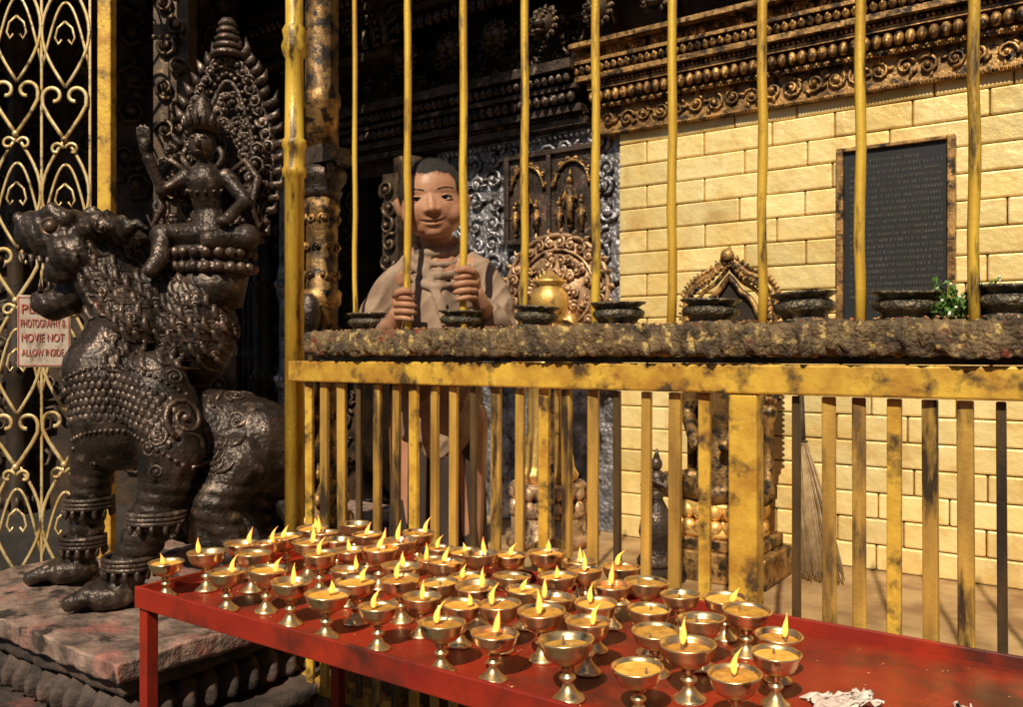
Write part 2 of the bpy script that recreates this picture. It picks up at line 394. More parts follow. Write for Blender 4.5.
g=G(); g.bx(-.23,.23,.02,.05,-.20,.20)
for a in (-.225,.225): g.bx(a-.012,a+.012,.0,.02,-.20,.20)
for a in (-.19,.19,): g.bx(-.213,.213,.0,.02,a-.012,a+.012)
g.bx(-.01,.01,.0,.02,-.178,.178)
mk('panel',g,M_bronze,parent=fp,bevel=.003)
g=G()
for cx in (-.115,.115):
    for dx,s in ((0,.9),(-.055,.55),(.055,.55)):
        z0=-.14 if dx==0 else -.16
        g.limb([(cx+dx,.0,z0),(cx+dx,-.0,z0+.1*s),(cx+dx,-.0,z0+.17*s)],[.016*s,.02*s,.024*s],8)
        g.ell((cx+dx,-.005,z0+.215*s),(.017*s,.016,.02*s),None,8,6); g.tube([(cx+dx,0,z0+.23*s),(cx+dx,0,z0+.27*s)],[.014*s,.003],6)
        for q in(-1,1): g.tube([(cx+dx+q*.02*s,0,z0+.17*s),(cx+dx+q*.04*s,-.01,z0+.12*s),(cx+dx+q*.02*s,-.02,z0+.13*s)],.007*s,5)
    g.tube([(cx+math.cos(pi*i/12)*.085,.008,.04+math.sin(pi*i/12)*.10) for i in range(13)],.008,6)
    for k in range(8): g.spiral((cx+math.cos(pi*k/7)*.09,.01,.045+math.sin(pi*k/7)*.105),.018,.005,1.2,start=k,n=8)
mk('relief_figures',g,M_giltdk,parent=fp)

sb=(-.615,3.17,1.33)
sl=mk('inscription_slab',None,None,loc=FW(*sb),rz=RZ,label='black slate inscription slab in narrow gilt frame on brick wall',cat='inscription')
g=G(); g.bx(-.165,.165,-.005,.02,-.3,.3); mk('slab',g,M_slate,parent=sl,bevel=.002)
g=G()
for a in(-.177,.177): g.bx(a-.012,a+.012,-.02,.02,-.315,.315)
for a in(-.307,.307): g.bx(-.1645,.1645,-.019,.02,a-.007,a+.007)
mk('frame',g,M_giltdk,parent=sl,bevel=.003)
g=G()
for r in range(24):
    zz=.265-r*.0215; x=-.145
    if r in(0,23): x=-.08
    end=.145 if r not in(0,23) else .08
    while x<end:
        w=R(.006,.011); g.bx(x,x+w,-.0062,-.005,zz,zz+.0009)
        g.bx(x+w*.6,x+w*.6+.001,-.0062,-.005,zz-.009,zz-.0003)
        if R(0,1)<.7: g.bx(x+w*.1,x+w*.5,-.0062,-.005,zz-R(.004,.008),zz-.003)
        x+=w+(.001 if R(0,1)<.8 else .006)
mk('inscription',g,M_ink,parent=sl)

# ---------------------------------------------------------------- statues behind the fence
def lotus(g,r,z,h,n=16,sc=(1,1)):
    g.lathe([(r*.95,0),(r,h*.12),(r*.8,h*.4),(r*.72,h*.5),(r*.85,h*.62),(r*.98,h*.9),(r*.9,h)],(0,0,z),32,sc=sc)
    for k in range(n):
        a=2*pi*k/n; c,s=math.cos(a),math.sin(a)
        for zz,q in ((.28,1),(.74,1.02)):
            g.ell((c*r*.86*q*sc[0],s*r*.86*q*sc[1],z+h*zz),(r*.14,r*.16,h*.24),(0,0,a),8,6)
b1=FW(-1.85,2.9,.16)
st=mk('deity_statue',None,None,loc=b1,rz=RZ,label='tall gilded standing deity with pleated robe and broad round halo',cat='statue')
g=G(); g.lathe([(.17,0),(.17,.05),(.15,.06),(.15,.12)],(0,0,0),32); lotus(g,.16,.12,.13); mk('lotus_pedestal',g,M_halo,parent=st)
g=G()
g.lathe([(.105,.0),(.115,.03),(.10,.06),(.095,.1),(.085,.22),(.085,.34),(.1,.42),(.105,.46),(.075,.52),(.09,.58),(.1,.64),(.05,.68),(.025,.7)],(0,0,.25),60,mod=lambda a,z:1+.09*math.cos(15*a)*max(0,1-z/.5))
me=meshG(remesh(g.ell((0,-.005,1.0),(.045,.045,.056)).limb([(0,0,.9),(0,0,.98)],[.03,.03]).limb([(-.1,0,.89),(-.14,-.02,.76),(-.09,-.1,.7)],[.03,.024,.02]).limb([(.1,0,.89),(.14,-.02,.76),(.09,-.1,.8)],[.03,.024,.02]).ell((-.07,-.115,.7),(.02,.02,.03)).ell((.08,-.115,.82),(.02,.02,.03)),.007,1))
me.ell((0,-.048,.995),(.008,.01,.012),None,6,5)
for k in range(7):
    me.tube([(math.sin((k-3)*.35)*.04,-.03,1.03),(math.sin((k-3)*.35)*.06,-.03,1.06+.03*(3-abs(k-3))/3)],[.012,.003],6)
mk('figure',me,M_gilt,parent=st)
g=G(); hz=1.02
for rr,th in ((.24,.010),(.175,.007)): g.tube([(math.cos(2*pi*i/40)*rr,.055,hz+math.sin(2*pi*i/40)*rr*.92) for i in range(40)],th,6,closed=True)
for k in range(26):
    a=2*pi*k/26; c,s=math.cos(a),math.sin(a)*.92
    g.spiral((c*.208,.05,hz+s*.208),.024,.007,1.5,start=a,hand=1 if k%2 else -1,n=12)
    g.tube([(c*.247,.055,hz+s*.247),(c*.260-s*.006,.052,hz+s*.260+c*.006),(c*.270+s*.006,.05,hz+s*.270-c*.006)],[.012,.008,.002],6)
for k in range(60):
    a=R(0,6.28); q=R(.04,.16); g.spiral((math.cos(a)*q,.055,hz+math.sin(a)*q*.92),R(.014,.026),.0065,1.4,start=R(0,6),hand=random.choice((-1,1)),n=11)
g.lathe([(.235,0),(.235,.006)],(0,0,0),40,sc=(1,.92),M=Matrix.Translation((0,.068,hz))@Matrix.Rotation(pi/2,4,'X'))
mk('halo',g,M_halo,parent=st)
g=G(); g.lathe([(.03,-.01),(.038,0),(.058,.025),(.07,.06),(.068,.095),(.05,.12),(.045,.13),(.058,.14),(.06,.148),(.045,.155),(.03,.168),(.012,.178),(.004,.19)],(0,0,0),28,mod=lambda a,z:1+.02*math.cos(12*a))
kp=mk('water_vessel',g,M_gilt,loc=FW(-1.705,2.68,1.04),label='rounded brass ritual water pot with lid on stand',cat='pot')
g=G(); g.lathe([(.07,-.87),(.07,-.83),(.02,-.8),(.018,-.1),(.05,-.04),(.05,-.01)],(0,0,0),16); mk('stand',g,M_giltdk,parent=kp)

b2=FW(-1.115,2.85,.16)
st=mk('deity_statue',None,None,loc=b2,rz=RZ,label='seated gilded deity on lotus throne under broad bronze arch',cat='statue')
g=G(); g.box((0,0,.05),(.42,.3,.1)); g.box((0,0,.12),(.36,.26,.04)); mk('throne',g,M_giltdk,parent=st,bevel=.006)
g=G(); lotus(g,.17,.14,.12,18,(1,.75)); mk('lotus_seat',g,M_gilt,parent=st)
g=G(); 
g.limb([(.03,.03,.31),(.16,-.05,.3),(.02,-.11,.29)],[.055,.05,.035]).limb([(-.03,.03,.31),(-.16,-.05,.3),(-.02,-.11,.3)],[.055,.05,.035])
g.limb([(0,.02,.32),(0,.02,.5),(0,.01,.68)],[.085,.07,.085]).limb([(0,.01,.72),(0,.0,.83)],[.033,.028]).ell((0,-.005,.88),(.040,.043,.05))
for s in(-1,1): g.limb([(s*.085,.01,.7),(s*.12,.0,.55),(s*.05,-.09,.45)],[.033,.028,.022])
me=meshG(remesh(g,.007,1)); me.ell((0,-.048,.875),(.007,.011,.012),None,6,5)
for k in range(7): me.tube([(math.sin((k-3)*.35)*.035,-.02,.912),(math.sin((k-3)*.35)*.05,-.02,.93+.03*(3-abs(k-3))/3)],[.011,.003],6)
mk('figure',me,M_giltdk,parent=st)
g=G()
def archpt(t,w,h0,h1):
    sp=h1-.20
    if t<.25: return (-w,h0+(sp-h0)*t/.25)
    if t>.75: return (w,h0+(sp-h0)*(1-t)/.25)
    q=(t-.25)/.5; x=-w*math.cos(pi*q)
    return (x, sp+.15*max(0,math.sin(pi*q))**.75+.05*max(0,1-abs(x)/w*2.4)**1.2)
for w,h1,th in ((.165,1.10,.014),(.135,1.065,.008),(.108,1.035,.011)):
    g.tube([(archpt(i/80,w,.58,h1)[0],.09,archpt(i/80,w,.58,h1)[1]) for i in range(81)],th,6)
for i in range(60):
    t=.02+i*.96/59
    x,zz=archpt(t,.15,.58,1.085); g.spiral((x,.075,zz),.013,.005,1.2,start=i,n=8)
    x,zz=archpt(t,.175,.58,1.112); dx,dz=x,max(zz-.95,-.02); l=math.hypot(dx,dz)+1e-6; g.tube([(x,.09,zz),(x+dx/l*.018,.09,zz+dz/l*.018)],[.011,.002],5)
g.ell((0,.07,1.105),(.025,.02,.025)); g.tube([(0,.09,1.11),(0,.09,1.145)],[.016,.003],6)
for s in(-1,1): g.lathe([(.03,.26),(.03,.3),(.018,.32),(.018,.52),(.03,.55),(.03,.58)],(s*.14,.09,0),12)
mk('arch',g,M_giltdk,parent=st)
g=G(); pts=[archpt(i/40,.115,.30,1.04) for i in range(41)]
g.add([(x,.1,z) for x,z in pts],[tuple(range(41))],smooth=False); mk('niche_back',g,M_wood,parent=st)

g=G(); g.box((0,0,-.03),(.14,.14,.06)); g.lathe([(.06,0),(.065,.02),(.045,.05),(.05,.08),(.058,.11),(.05,.16),(.03,.2),(.02,.22),(.028,.24),(.018,.26)],(0,0,0),24,mod=lambda a,z:1+.04*math.cos(10*a))
g.limb([(0,0,.24),(0,0,.29)],[.025,.028],10).ell((0,-.003,.335),(.02,.021,.024))
for s in(-1,1): g.limb([(s*.026,0,.295),(s*.04,-.02,.265),(s*.008,-.04,.285)],[.01,.009,.008],8)
g.tube([(0,0,.35),(0,0,.385)],[.014,.003],6)
mk('bell_figurine',g,M_bronze,loc=FW(-1.235,2.6,.22),rz=RZ,label='small dark bronze praying figure on bell shaped base',cat='figurine')

g=G(); g.bx(-.3,.3,-.12,.12,0,.1); g.bx(-.27,.27,-.1,.1,.101,.14)
mk('stone_step',g,M_stone,loc=FW(-2.4,2.5,.16),rz=RZ,bevel=.01,label='low worn stone offering step inside shrine',cat='step')

br=mk('broom',None,None,loc=FW(-.93,3.12,.165),rz=RZ,label='straw broom leaning against the gilded wall',cat='broom')
g=G()
for i in range(220):
    a=R(0,6.28);q=R(0,1)**.5
    s=Vector((math.cos(a)*.012*q,math.sin(a)*.012*q,.46)); e=Vector((.14+math.cos(a)*.075*q,-.2+math.sin(a)*.03*q,R(0,.04)))
    s+=Vector((.03,-.05,0))
    g.tube([s,(s+e)/2+Vector((math.cos(a)*.014,0,0)),e],.0018,3)
mk('bristles',g,M_straw,parent=br)
g=G(); g.tube([(.035,-.06,.44),(.0,.04,.68)],[.013,.009],8); 
for k in range(4): g.tube([(.034+math.cos(2*pi*i/12)*.017,-.055+math.sin(2*pi*i/12)*.017,.41+k*.012) for i in range(12)],.003,4,closed=True)
mk('handle',g,M_wood,parent=br)
# ---------------------------------------------------------------- fence
fb=(-.8,1.455,0)
fen=mk('shrine_fence',None,None,loc=FW(*fb),rz=RZ,label='yellow metal shrine fence with wax crusted ledge',cat='fence')
def fe(name,g,m,bevel=0,label=None): return mk(name,g,m,parent=fen,base=fb,bevel=bevel,label=label)
US=[-1.472,-1.305,-1.145,-.986,-.820,-.660,-.493,-.333,-.171,-.01,.15]
for i,u in enumerate(US):
    g=G(); rad=.0085 if i else .006
    P=[(u+.0015*math.sin(k*1.7+i)+(.002*k/12-.001 if i%2 else .0),1.455+.001*math.sin(k*2.1+i),.95+k*.075) for k in range(15)]
    g.tube(P,[rad*R(.95,1.05) for _ in P],10); 
    fe('bar',g,M_yel)
g=G(); g.bx(-1.655,.3,1.408,1.44,.852,.902); fe('rail',g,M_yeld,bevel=.004)
nu,nc=560,32; u0,u1=-1.575,.3
sec=[]
for k in range(nc):
    t=k/nc*4
    y0,y1,z0,z1=1.395,1.53,.916,.970
    if t<1: p=(y0+(y1-y0)*t,z0)
    elif t<2: p=(y1,z0+(z1-z0)*(t-1))
    elif t<3: p=(y1-(y1-y0)*(t-2),z1)
    else: p=(y0,z1-(z1-z0)*(t-3))
    sec.append(p)
vs=[]
for i in range(nu+1):
    u=u0+(u1-u0)*i/nu
    for k,(y,z) in enumerate(sec):
        cy,cz=y-1.4625,z-.943
        nn=noise.noise(Vector((u*9,y*12,z*12)))*.006+noise.noise(Vector((u*55,y*50,z*50)))*.005+noise.noise(Vector((u*120,y*110,z*110)))*.006
        if cy<-.06: nn+=.004*abs(math.sin(u*pi/.022))*(1 if abs(cz)<.018 else .2)   # worn carved bead course
        vs.append((u,y+(nn if cy>0 else -nn)*(1 if abs(cy)>.06 else .1),z+(nn if cz>0 else -nn*.8)))
fs=[]
for i in range(nu):
    for k in range(nc):
        a=i*nc+k;b=i*nc+(k+1)%nc; fs.append((a,a+nc,b+nc,b))
fs.append(tuple(range(nc))); fs.append(tuple(reversed(range(nu*nc,nu*nc+nc))))
g=G(); g.add(vs,fs); fe('ledge',g,M_crust,label='thick ledge crusted with wax, soot and yellow powder')
g=G(); g.bx(-1.6,.3,1.425,1.51,.9035,.914); fe('lip',g,M_slatd)
k=0;u=-1.60
while u<.3:
    if abs(u+.513)<.04: u+=.05; k+=1; continue
    dark=(k%6==3)
    w=R(.018,.024) if not dark else .013
    g=G(); tilt=R(-.006,.006); z0,z1=.12,.85
    g.box((u,1.43,(z0+z1)/2),(w,.012,z1-z0),Euler((0,tilt,R(-.15,.3))).to_matrix().to_4x4())
    fe('baluster',g,(M_slat if (k*7)%3 else M_yeld) if not dark else M_slatd,bevel=.002)
    u+=(.056 if u<-.55 else .05)+R(-.004,.004); k+=1
g=G(); g.bx(-.538,-.488,1.412,1.45,.0,.8515); fe('post',g,M_yeld,bevel=.004)
g=G(); g.bx(-1.66,.3,1.437,1.47,.09,.13); fe('bottom_rail',g,M_slat,bevel=.004)
g=G(); g.bx(-1.75,.3,1.425,1.519,-.02,.0895); fe('kerb',g,M_stoned,bevel=.008)
g=G(); g.lathe([(.024,0),(.024,1.36),(.029,1.365),(.031,1.38),(.026,1.39),(.026,1.43),(.031,1.44),(.030,1.455),(.024,1.46),(.022,1.66),(.028,1.67),(.032,1.69),(.026,1.71),(.030,1.73),(.022,1.745),(.021,2.5)],(-1.685,1.455,0),24)
fe('corner_post',g,M_yel,label='thick round yellow corner post with ringed collar')

bm=G(); bm.lathe([(.044,-.008),(.045,.006),(.037,.012),(.039,.018),(.048,.022),(.052,.030),(.051,.036),(.045,.041),(.040,.044),(.048,.049),(.055,.052),(.056,.056),(.050,.057),(.043,.048),(.02,.04),(0.001,.039)],(0,0,0),30,mod=lambda a,z:1+(.03*math.cos(16*a) if z<.046 else 0))
bme=bm.mesh('oil_bowl')
for u,v,s in ((-1.443,1.455,.86),(-1.169,1.465,.9),(-.974,1.465,.86),(-.785,1.47,.96),(-.60,1.475,.98),(-.43,1.475,.98),(-.27,1.475,1.0),(-.13,1.478,.96)):
    o=mk('oil_bowl',bme,M_bowl,loc=FW(u,v+.012,.9685),rz=R(0,3),label='grey bronze footed oil bowl set in crusted ledge',cat='bowl',group='oil bowls along the fence ledge'); o.scale=(s,s,s*R(.88,1.0)); o.rotation_euler=(R(-.05,.05),R(-.05,.05),R(0,3))

pl=mk('flower_sprig',None,None,loc=FW(-.195,1.485,.968),label='small green sprigs with pale flowers lying on ledge',cat='plant')
g=G();h=G()
for i in range(70):
    a=R(0,6.28);l=R(.03,.085);e=Vector((math.cos(a)*l*.8,math.sin(a)*l*.5,abs(R(.01,.07))))
    g.tube([(0,0,0),e*.6+Vector((0,0,.008)),e],.0007,3)
    for k in range(8):
        c=e*R(.4,1)+Vector((R(-.004,.004),R(-.004,.004),R(0,.006))); r=Euler((R(0,3),R(0,3),R(0,3))).to_matrix()
        g.add([c+r@Vector(p) for p in((0,-.003,0),(.011,0,.001),(0,.003,0),(-.004,0,0))],[(0,1,2,3)],smooth=False)
    if i%3==0: h.ell(tuple(e),.0026,None,6,4)
mk('leaves',g,M_leaf,parent=pl); mk('blossoms',h,M_petal,parent=pl)
g=G()
for i in range(520):
    u=R(-1.55,.1); s=R(.001,.004); g.ell((u,R(1.40,1.52),.975),(s,s*R(.6,1),.0012),(R(-.3,.3),R(-.3,.3),0),5,3)
mk('scattered_offerings',g,M_crumb,loc=FW(0,0,0),rz=RZ,kind='stuff',label='scattered petals, rice and red powder on ledge',cat='offerings')
# ---------------------------------------------------------------- tray table
tb=(-.63,1.15,0)
tr=mk('offering_table',None,None,loc=FW(*tb),rz=RZ,label='long red enamelled metal table for butter lamps',cat='table')
g=G(); g.bx(-1.46,.2,.9,1.397,.462,.477); mk('tray',g,M_red,parent=tr,base=tb,bevel=.002)
g=G(); g.bx(-1.468,.208,.892,.8995,.455,.494); g.bx(-1.468,.208,1.3975,1.404,.455,.494); g.bx(-1.468,-1.4605,.9,1.397,.456,.493); g.bx(.2005,.208,.9,1.397,.456,.493)
mk('rim',g,M_red,parent=tr,base=tb,bevel=.002)
for u in (-1.45,.19):
    for v in(.91,1.38):
        g=G(); g.bx(u-.012,u+.012,v-.012,v+.012,.0,.461); mk('leg',g,M_red,parent=tr,base=tb,bevel=.002)
g=G()
for i in range(260):
    c=(R(-1.4,.15),R(.92,1.38)); s=R(.0006,.0017)
    g.ell((c[0],c[1],.4778),(s*R(1,2.4),s,.0008),(0,0,R(0,3)),5,3)
mk('tray_crumbs',g,M_crumb,rz=RZ,kind='stuff',label='spilled rice, wax drips and petals on tray',cat='crumbs')
def rag(sx,sy_,seed):
    g=G(); n=18; vs=[]
    for i in range(n):
        for j in range(n):
            x=(i/(n-1)-.5)*sx;y=(j/(n-1)-.5)*sy_
            vs.append((x+.012*noise.noise(Vector((j*.4,i*.3,seed))),y+.010*noise.noise(Vector((j*.4,i*.3,seed+4))),.003+.018*abs(noise.noise(Vector((i*.35,j*.35,seed+2))))))
    return g.add(vs,[(i*n+j,(i+1)*n+j,(i+1)*n+j+1,i*n+j+1) for i in range(n-1) for j in range(n-1)])
mk('rag',rag(.085,.045,1),M_cloth,loc=FW(-.278,1.125,.478),rz=.2,label='crumpled off-white rag lying on red tray',cat='cloth')
mk('rag',rag(.03,.02,9),M_cloth,loc=FW(-.15,1.165,.478),rz=.9,label='small torn whitish scrap of cloth on red tray',cat='cloth')

LP=[(-1.41,.925),(-1.384,.984),(-1.247,.933),(-1.184,.96),(-1.417,1.085),(-1.311,1.033),(-1.38,1.18),(-1.093,.945),(-1.2,1.101),(-1.002,.936),(-1.101,1.069),(-.896,.943),(-1.014,1.014),(-1.275,1.221),(-1.297,1.156),(-1.132,1.179),(-.887,1.016),(-.771,.925),(-.814,1.02),(-1.035,1.133),(-.961,1.058),(-.906,1.1),(-1.134,1.25),(-1.037,1.216),(-.969,1.187),(-.837,1.105),(-1.087,1.31),(-1.018,1.305),(-.948,1.252),(-.84,1.198),(-.93,1.319),(-.689,.943),(-.679,1.04),(-.782,1.147),(-.717,1.121),(-.748,1.04),(-.771,1.228),(-.573,.941),(-.602,1.031),(-.627,1.121),(-.669,1.226),(-.75,1.294),(-.472,.945),(-.444,1.031),(-.512,1.082),(-.564,1.149),(-.473,1.139),(-.362,.977),(-.351,1.069),(-.365,1.154),(-.442,1.224),(-.488,1.277),(-.554,1.255),(-.62,1.275),(-.863,1.337),(-.795,1.349),(-.718,1.355),(-.902,1.169),
(-1.205,1.275),(-1.342,1.245),(-1.272,1.3),(-1.34,1.32),(-1.175,1.345),(-1.41,1.27),(-1.21,1.18),(-1.36,1.11)]
g=G(); g.lathe([(.021,0),(.0215,.002),(.019,.005),(.012,.010),(.007,.018),(.0065,.022),(.0105,.026),(.0105,.029),(.006,.032),(.006,.036),(.010,.039),(.0075,.042),(.017,.046),(.0265,.052),(.031,.060),(.0335,.069),(.0355,.0725),(.0358,.0745),(.0335,.0742),(.0315,.069),(.028,.061),(.018,.055),(.001,.054)],(0,0,0),32)
lampm=g.mesh('butter_lamp'); lampm.materials.append(M_brass)
butms=[]
for rr,zz,m_ in ((.0312,.0678,M_butter),(.0296,.0645,M_butter2),(.0312,.0683,M_butter2),(.027,.060,M_butter)):
    g=G(); g.add([(0,0,zz)]+[(math.cos(2*pi*i/24)*rr*q,math.sin(2*pi*i/24)*rr*q,zz+(.0009*noise.noise(Vector((i,q*5,zz*999))) if q<1 else .0006)) for q in(.35,.7,1) for i in range(24)],
      [(0,1+i,1+(i+1)%24) for i in range(24)]+[(1+r*24+i,25+r*24+i,25+r*24+(i+1)%24,1+r*24+(i+1)%24) for r in(0,1) for i in range(24)])
    m2=g.mesh('butter'); m2.materials.append(m_); butms.append(m2)
flm=[]
for k in range(9):
    g=G(); lean=(R(-.004,.018),R(-.006,.006)); H=R(.020,.038)
    P=[];rr=[]
    for i in range(14):
        t=i/13; P.append((lean[0]*t*t*1.2+.0016*math.sin(t*4+k),lean[1]*t*t,.072+H*t)); rr.append(max(.0002,.0054*max(0,math.sin(pi*min(1,(t**.8*.85+.12))))*(1-t)**.5))
    g.tube(P,rr,10); m2=g.mesh('flame'); m2.materials.append(M_flame); flm.append(m2)
g=G(); g.tube([(.002,0,.056),(0,0,.070),(0,0,.076)],[.003,.002,.001],6); wm=g.mesh('wick'); wm.materials.append(M_wick)
for i,(u,v) in enumerate(LP):
    s=R(.86,1.02)
    lit=(i%8!=5) and not (u>-.6 and i%2==0)
    o=bpy.data.objects.new('butter_lamp',lampm); COL.objects.link(o); o.location=FW(u+R(-.006,.006),v+R(-.006,.006),.4775); o.rotation_euler=(R(-.05,.05),R(-.05,.05),R(0,6)); o.scale=(s,s,s*R(.9,1.08))
    o['label']='brass stemmed butter lamp with burning flame on red tray' if lit else 'brass stemmed butter lamp, unlit, on red tray'
    o['category']='butter lamp'; o['group']='butter lamps on the red table'
    off=(R(-.014,.014),R(-.014,.014))
    for nm,m_ in (('butter',butms[(i*5+i//3)%4]),('wick',wm))+((('flame',flm[i%9]),) if lit else ()):
        c=bpy.data.objects.new(nm,m_); COL.objects.link(c); c.parent=o
        if nm!='butter': c.location=(off[0],off[1],0)
        if nm=='flame': c.rotation_euler=(0,0,-o.rotation_euler[2]+R(-.8,.8))
# ---------------------------------------------------------------- carved column near corner post
cb=Vector((-.53,2.40,0))
cl=mk('carved_column',None,None,loc=cb,rz=RZ,label='weathered gilded brown carved temple column with ringed shaft',cat='column')
g=G(); g.lathe([(.09,0),(.09,.42),(.075,.44),(.078,.47),(.064,.49),(.072,.53),(.056,.56),(.060,.6),(.048,.62)],(0,0,0),28,mod=lambda a,z:1+.03*math.cos(12*a))
for k in range(14):
    a=2*pi*k/14
    for zz,r in((.46,.078),(.52,.07),(.59,.06)): g.ell((math.cos(a)*r,math.sin(a)*r,zz),(.012,.012,.018),None,6,5)
mk('base',g,M_giltdk,parent=cl)
g=G(); g.lathe([(.047,.62),(.044,.66),(.044,.8),(.052,.81),(.052,.83),(.044,.84),(.044,1.05),(.053,1.06),(.055,1.09),(.044,1.1),(.044,1.3),(.052,1.32),(.047,1.35)],(0,0,0),24,mod=lambda a,z:1+.05*math.cos(10*a))
for r in range(9):
    for k in range(9):
        a=2*pi*k/9+r*.35; zz=.67+r*.078
        c=Vector((math.cos(a),math.sin(a),0)); t=Vector((-math.sin(a),math.cos(a),0))
        g.spiral(c*.045+Vector((0,0,zz)),.014,.004,1.3,ax=t,out=c,start=k,hand=1 if k%2 else -1,n=9)
mk('shaft',g,M_giltdk,parent=cl)
g=G(); g.lathe([(.046,1.35),(.056,1.37),(.05,1.38),(.064,1.4),(.068,1.425),(.052,1.44)],(0,0,0),28,mod=lambda a,z:1+.04*math.cos(14*a)); g.box((0,0,1.455),(.17,.1,.028)); g.box((0,0,1.48),(.13,.09,.02))
for s in(-1,1): g.spiral((s*.075,-.03,1.43),.022,.007,1.4,start=0,hand=s)
mk('capital',g,M_bronze,parent=cl)
g=G(); g.lathe([(.046,1.49),(.046,1.6),(.052,1.61),(.052,1.64),(.046,1.65),(.046,2.0),(.054,2.02),(.054,2.05),(.046,2.07),(.046,2.9)],(0,0,0),20,mod=lambda a,z:1+.03*math.cos(8*a))
mk('upper_shaft',g,M_giltdk,parent=cl)

# ---------------------------------------------------------------- lattice gate
gb=Vector((-1.46,2.62,0))
gt=mk('lattice_gate',None,None,loc=gb,label='gilded wrought metal scroll lattice gate beside the lion',cat='gate')
g=G()
for x in (-.27,-.12,.0275,.175): g.bx(x-.004,x+.004,-.003,.003,.1,2.35)
mk('bars',g,M_pale,parent=gt,bevel=.001)
g=G()
def ribbon(P,r=.0066): g.tube(P,r,6,flat=.45)
def curl(c,r,s,a0,turn,n=16,r1=.35):
    return [(c[0]+s*math.cos(a0+turn*i/(n-1))*r*(1-(1-r1)*i/(n-1)),-.009,c[1]+math.sin(a0+turn*i/(n-1))*r*(1-(1-r1)*i/(n-1))) for i in range(n)]
for r in range(5):
    for cx in (-.195,-.04625,.10125):
        z0=.02+r*.50+R(-.01,.01)
        for s in(-1,1):
            top=curl((cx+s*.034,z0+.19),.034,s,-pi*.1,pi*1.6,18,.4)
            ribbon([(cx,-.009,z0+.06),(cx+s*.018,-.009,z0+.085),(cx+s*.048,-.009,z0+.13),(cx+s*.066,-.009,z0+.165)]+top)
            ribbon([(cx+s*(.072*math.sin(pi*i/12)),-.003,z0+.22+.34*i/12) for i in range(13)],.0056)
            ribbon(curl((cx+s*.024,z0+.03),.022,s,pi*.95,-pi*1.6,12),.005)
            ribbon([(cx+s*(.072-.072*i/8),-.001,z0+.28+.20*math.sin(i/8*pi/2)) for i in range(9)],.0046)
            ribbon([(cx,-.006,z0+.42),(cx+s*.022,-.006,z0+.40),(cx+s*.030,-.006,z0+.37),(cx+s*.020,-.006,z0+.35),(cx+s*.010,-.006,z0+.365)],.004)
        g.ell((cx,-.012,z0+.06),(.010,.007,.010),None,8,6)
mk('scrollwork',g,M_pale,parent=gt)
g=G(); g.bx(.205,.247,-.02,.02,0,2.5); g.bx(-.6,.204,-.015,.015,.08,.11); g.bx(-.6,.204,-.014,.014,2.36,2.39); mk('gate_post',g,M_yeld,parent=gt,bevel=.004)

sw=mk('side_shrine_wall',None,None,loc=(-2.6,4.2,0),rz=math.radians(12),label='dark carved wooden shrine wall in deep shade',cat='wall')
g=G(); g.bx(-1.8,1.2,0,.15,0,4.2); 
for x in(-1.2,-.5,.2,.9): pillar(g,x,-.1,.12,0,2.6)
scrolls(g,-1.8,1.2,.3,3.0,-.01,.2,.016); petals(g,-1.8,1.2,2.7,-.1,.1,.12,.05); g.bx(-1.8,1.2,-.16,0,2.76,2.84)
mk('wall',g,M_wood,parent=sw)
cs=mk('carved_jamb',None,None,loc=(-1.17,2.95,0),label='narrow carved bronze doorway jamb with stacked scrolls',cat='door jamb')
g=G(); g.bx(-.06,.06,0,.08,0,2.6)
for k in range(34):
    g.spiral((R(-.01,.01)+(.02 if k%2 else -.02),-.01,.1+k*.072),.038,.009,1.4,start=k,hand=1 if k%2 else -1,n=14,seg=5)
beads(g,-.06,.06,2.0,-.02,.01); mk('jamb',g,M_bronze2,parent=cs)

sg=mk('notice_sign',None,None,loc=(-1.356,2.5,.985),rz=math.radians(4),label='faded white painted notice with red lettering tied to gate',cat='sign')
g=G(); g.bx(-.080,.070,0,.006,-.105,.105); mk('board',g,M_sign,parent=sg,bevel=.002)
g=G(); g.bx(-.077,.067,-.0015,0,.097,.0995); g.bx(-.077,.067,-.0015,0,-.101,-.0985); g.bx(-.077,-.0745,-.0015,0,-.098,.097); g.bx(.0645,.067,-.0015,0,-.098,.097); mk('border',g,M_signred,parent=sg)
for i,(tx,sz,zz,mw) in enumerate((('PLEASE',.040,.052,.12),('PHOTOGRAPHY &',.034,.012,.125),('MOVIE NOT',.034,-.03,.12),('ALLOW INSIDE',.030,-.072,.118))):
    cu=bpy.data.curves.new('lettering','FONT'); cu.body=tx; cu.size=sz; cu.align_x='CENTER'; cu.extrude=.0006
    me=evaluated(bpy.data.objects.new('t',cu))
    for v in me.vertices: v.co.y+=.0014*noise.noise(Vector((v.co.x*90,i*5,0))); v.co.x+=.0009*noise.noise(Vector((v.co.y*90,i*7+v.co.x*60,3)))
    o=mk('lettering',me,M_signred,parent=sg,loc=(-.007,-.0025,zz)); o.rotation_euler=(pi/2,0,0)
    xs_=[v.co.x for v in me.vertices]; w=max(xs_)-min(xs_)
    if w>mw: o.scale=(mw/w,1,1)

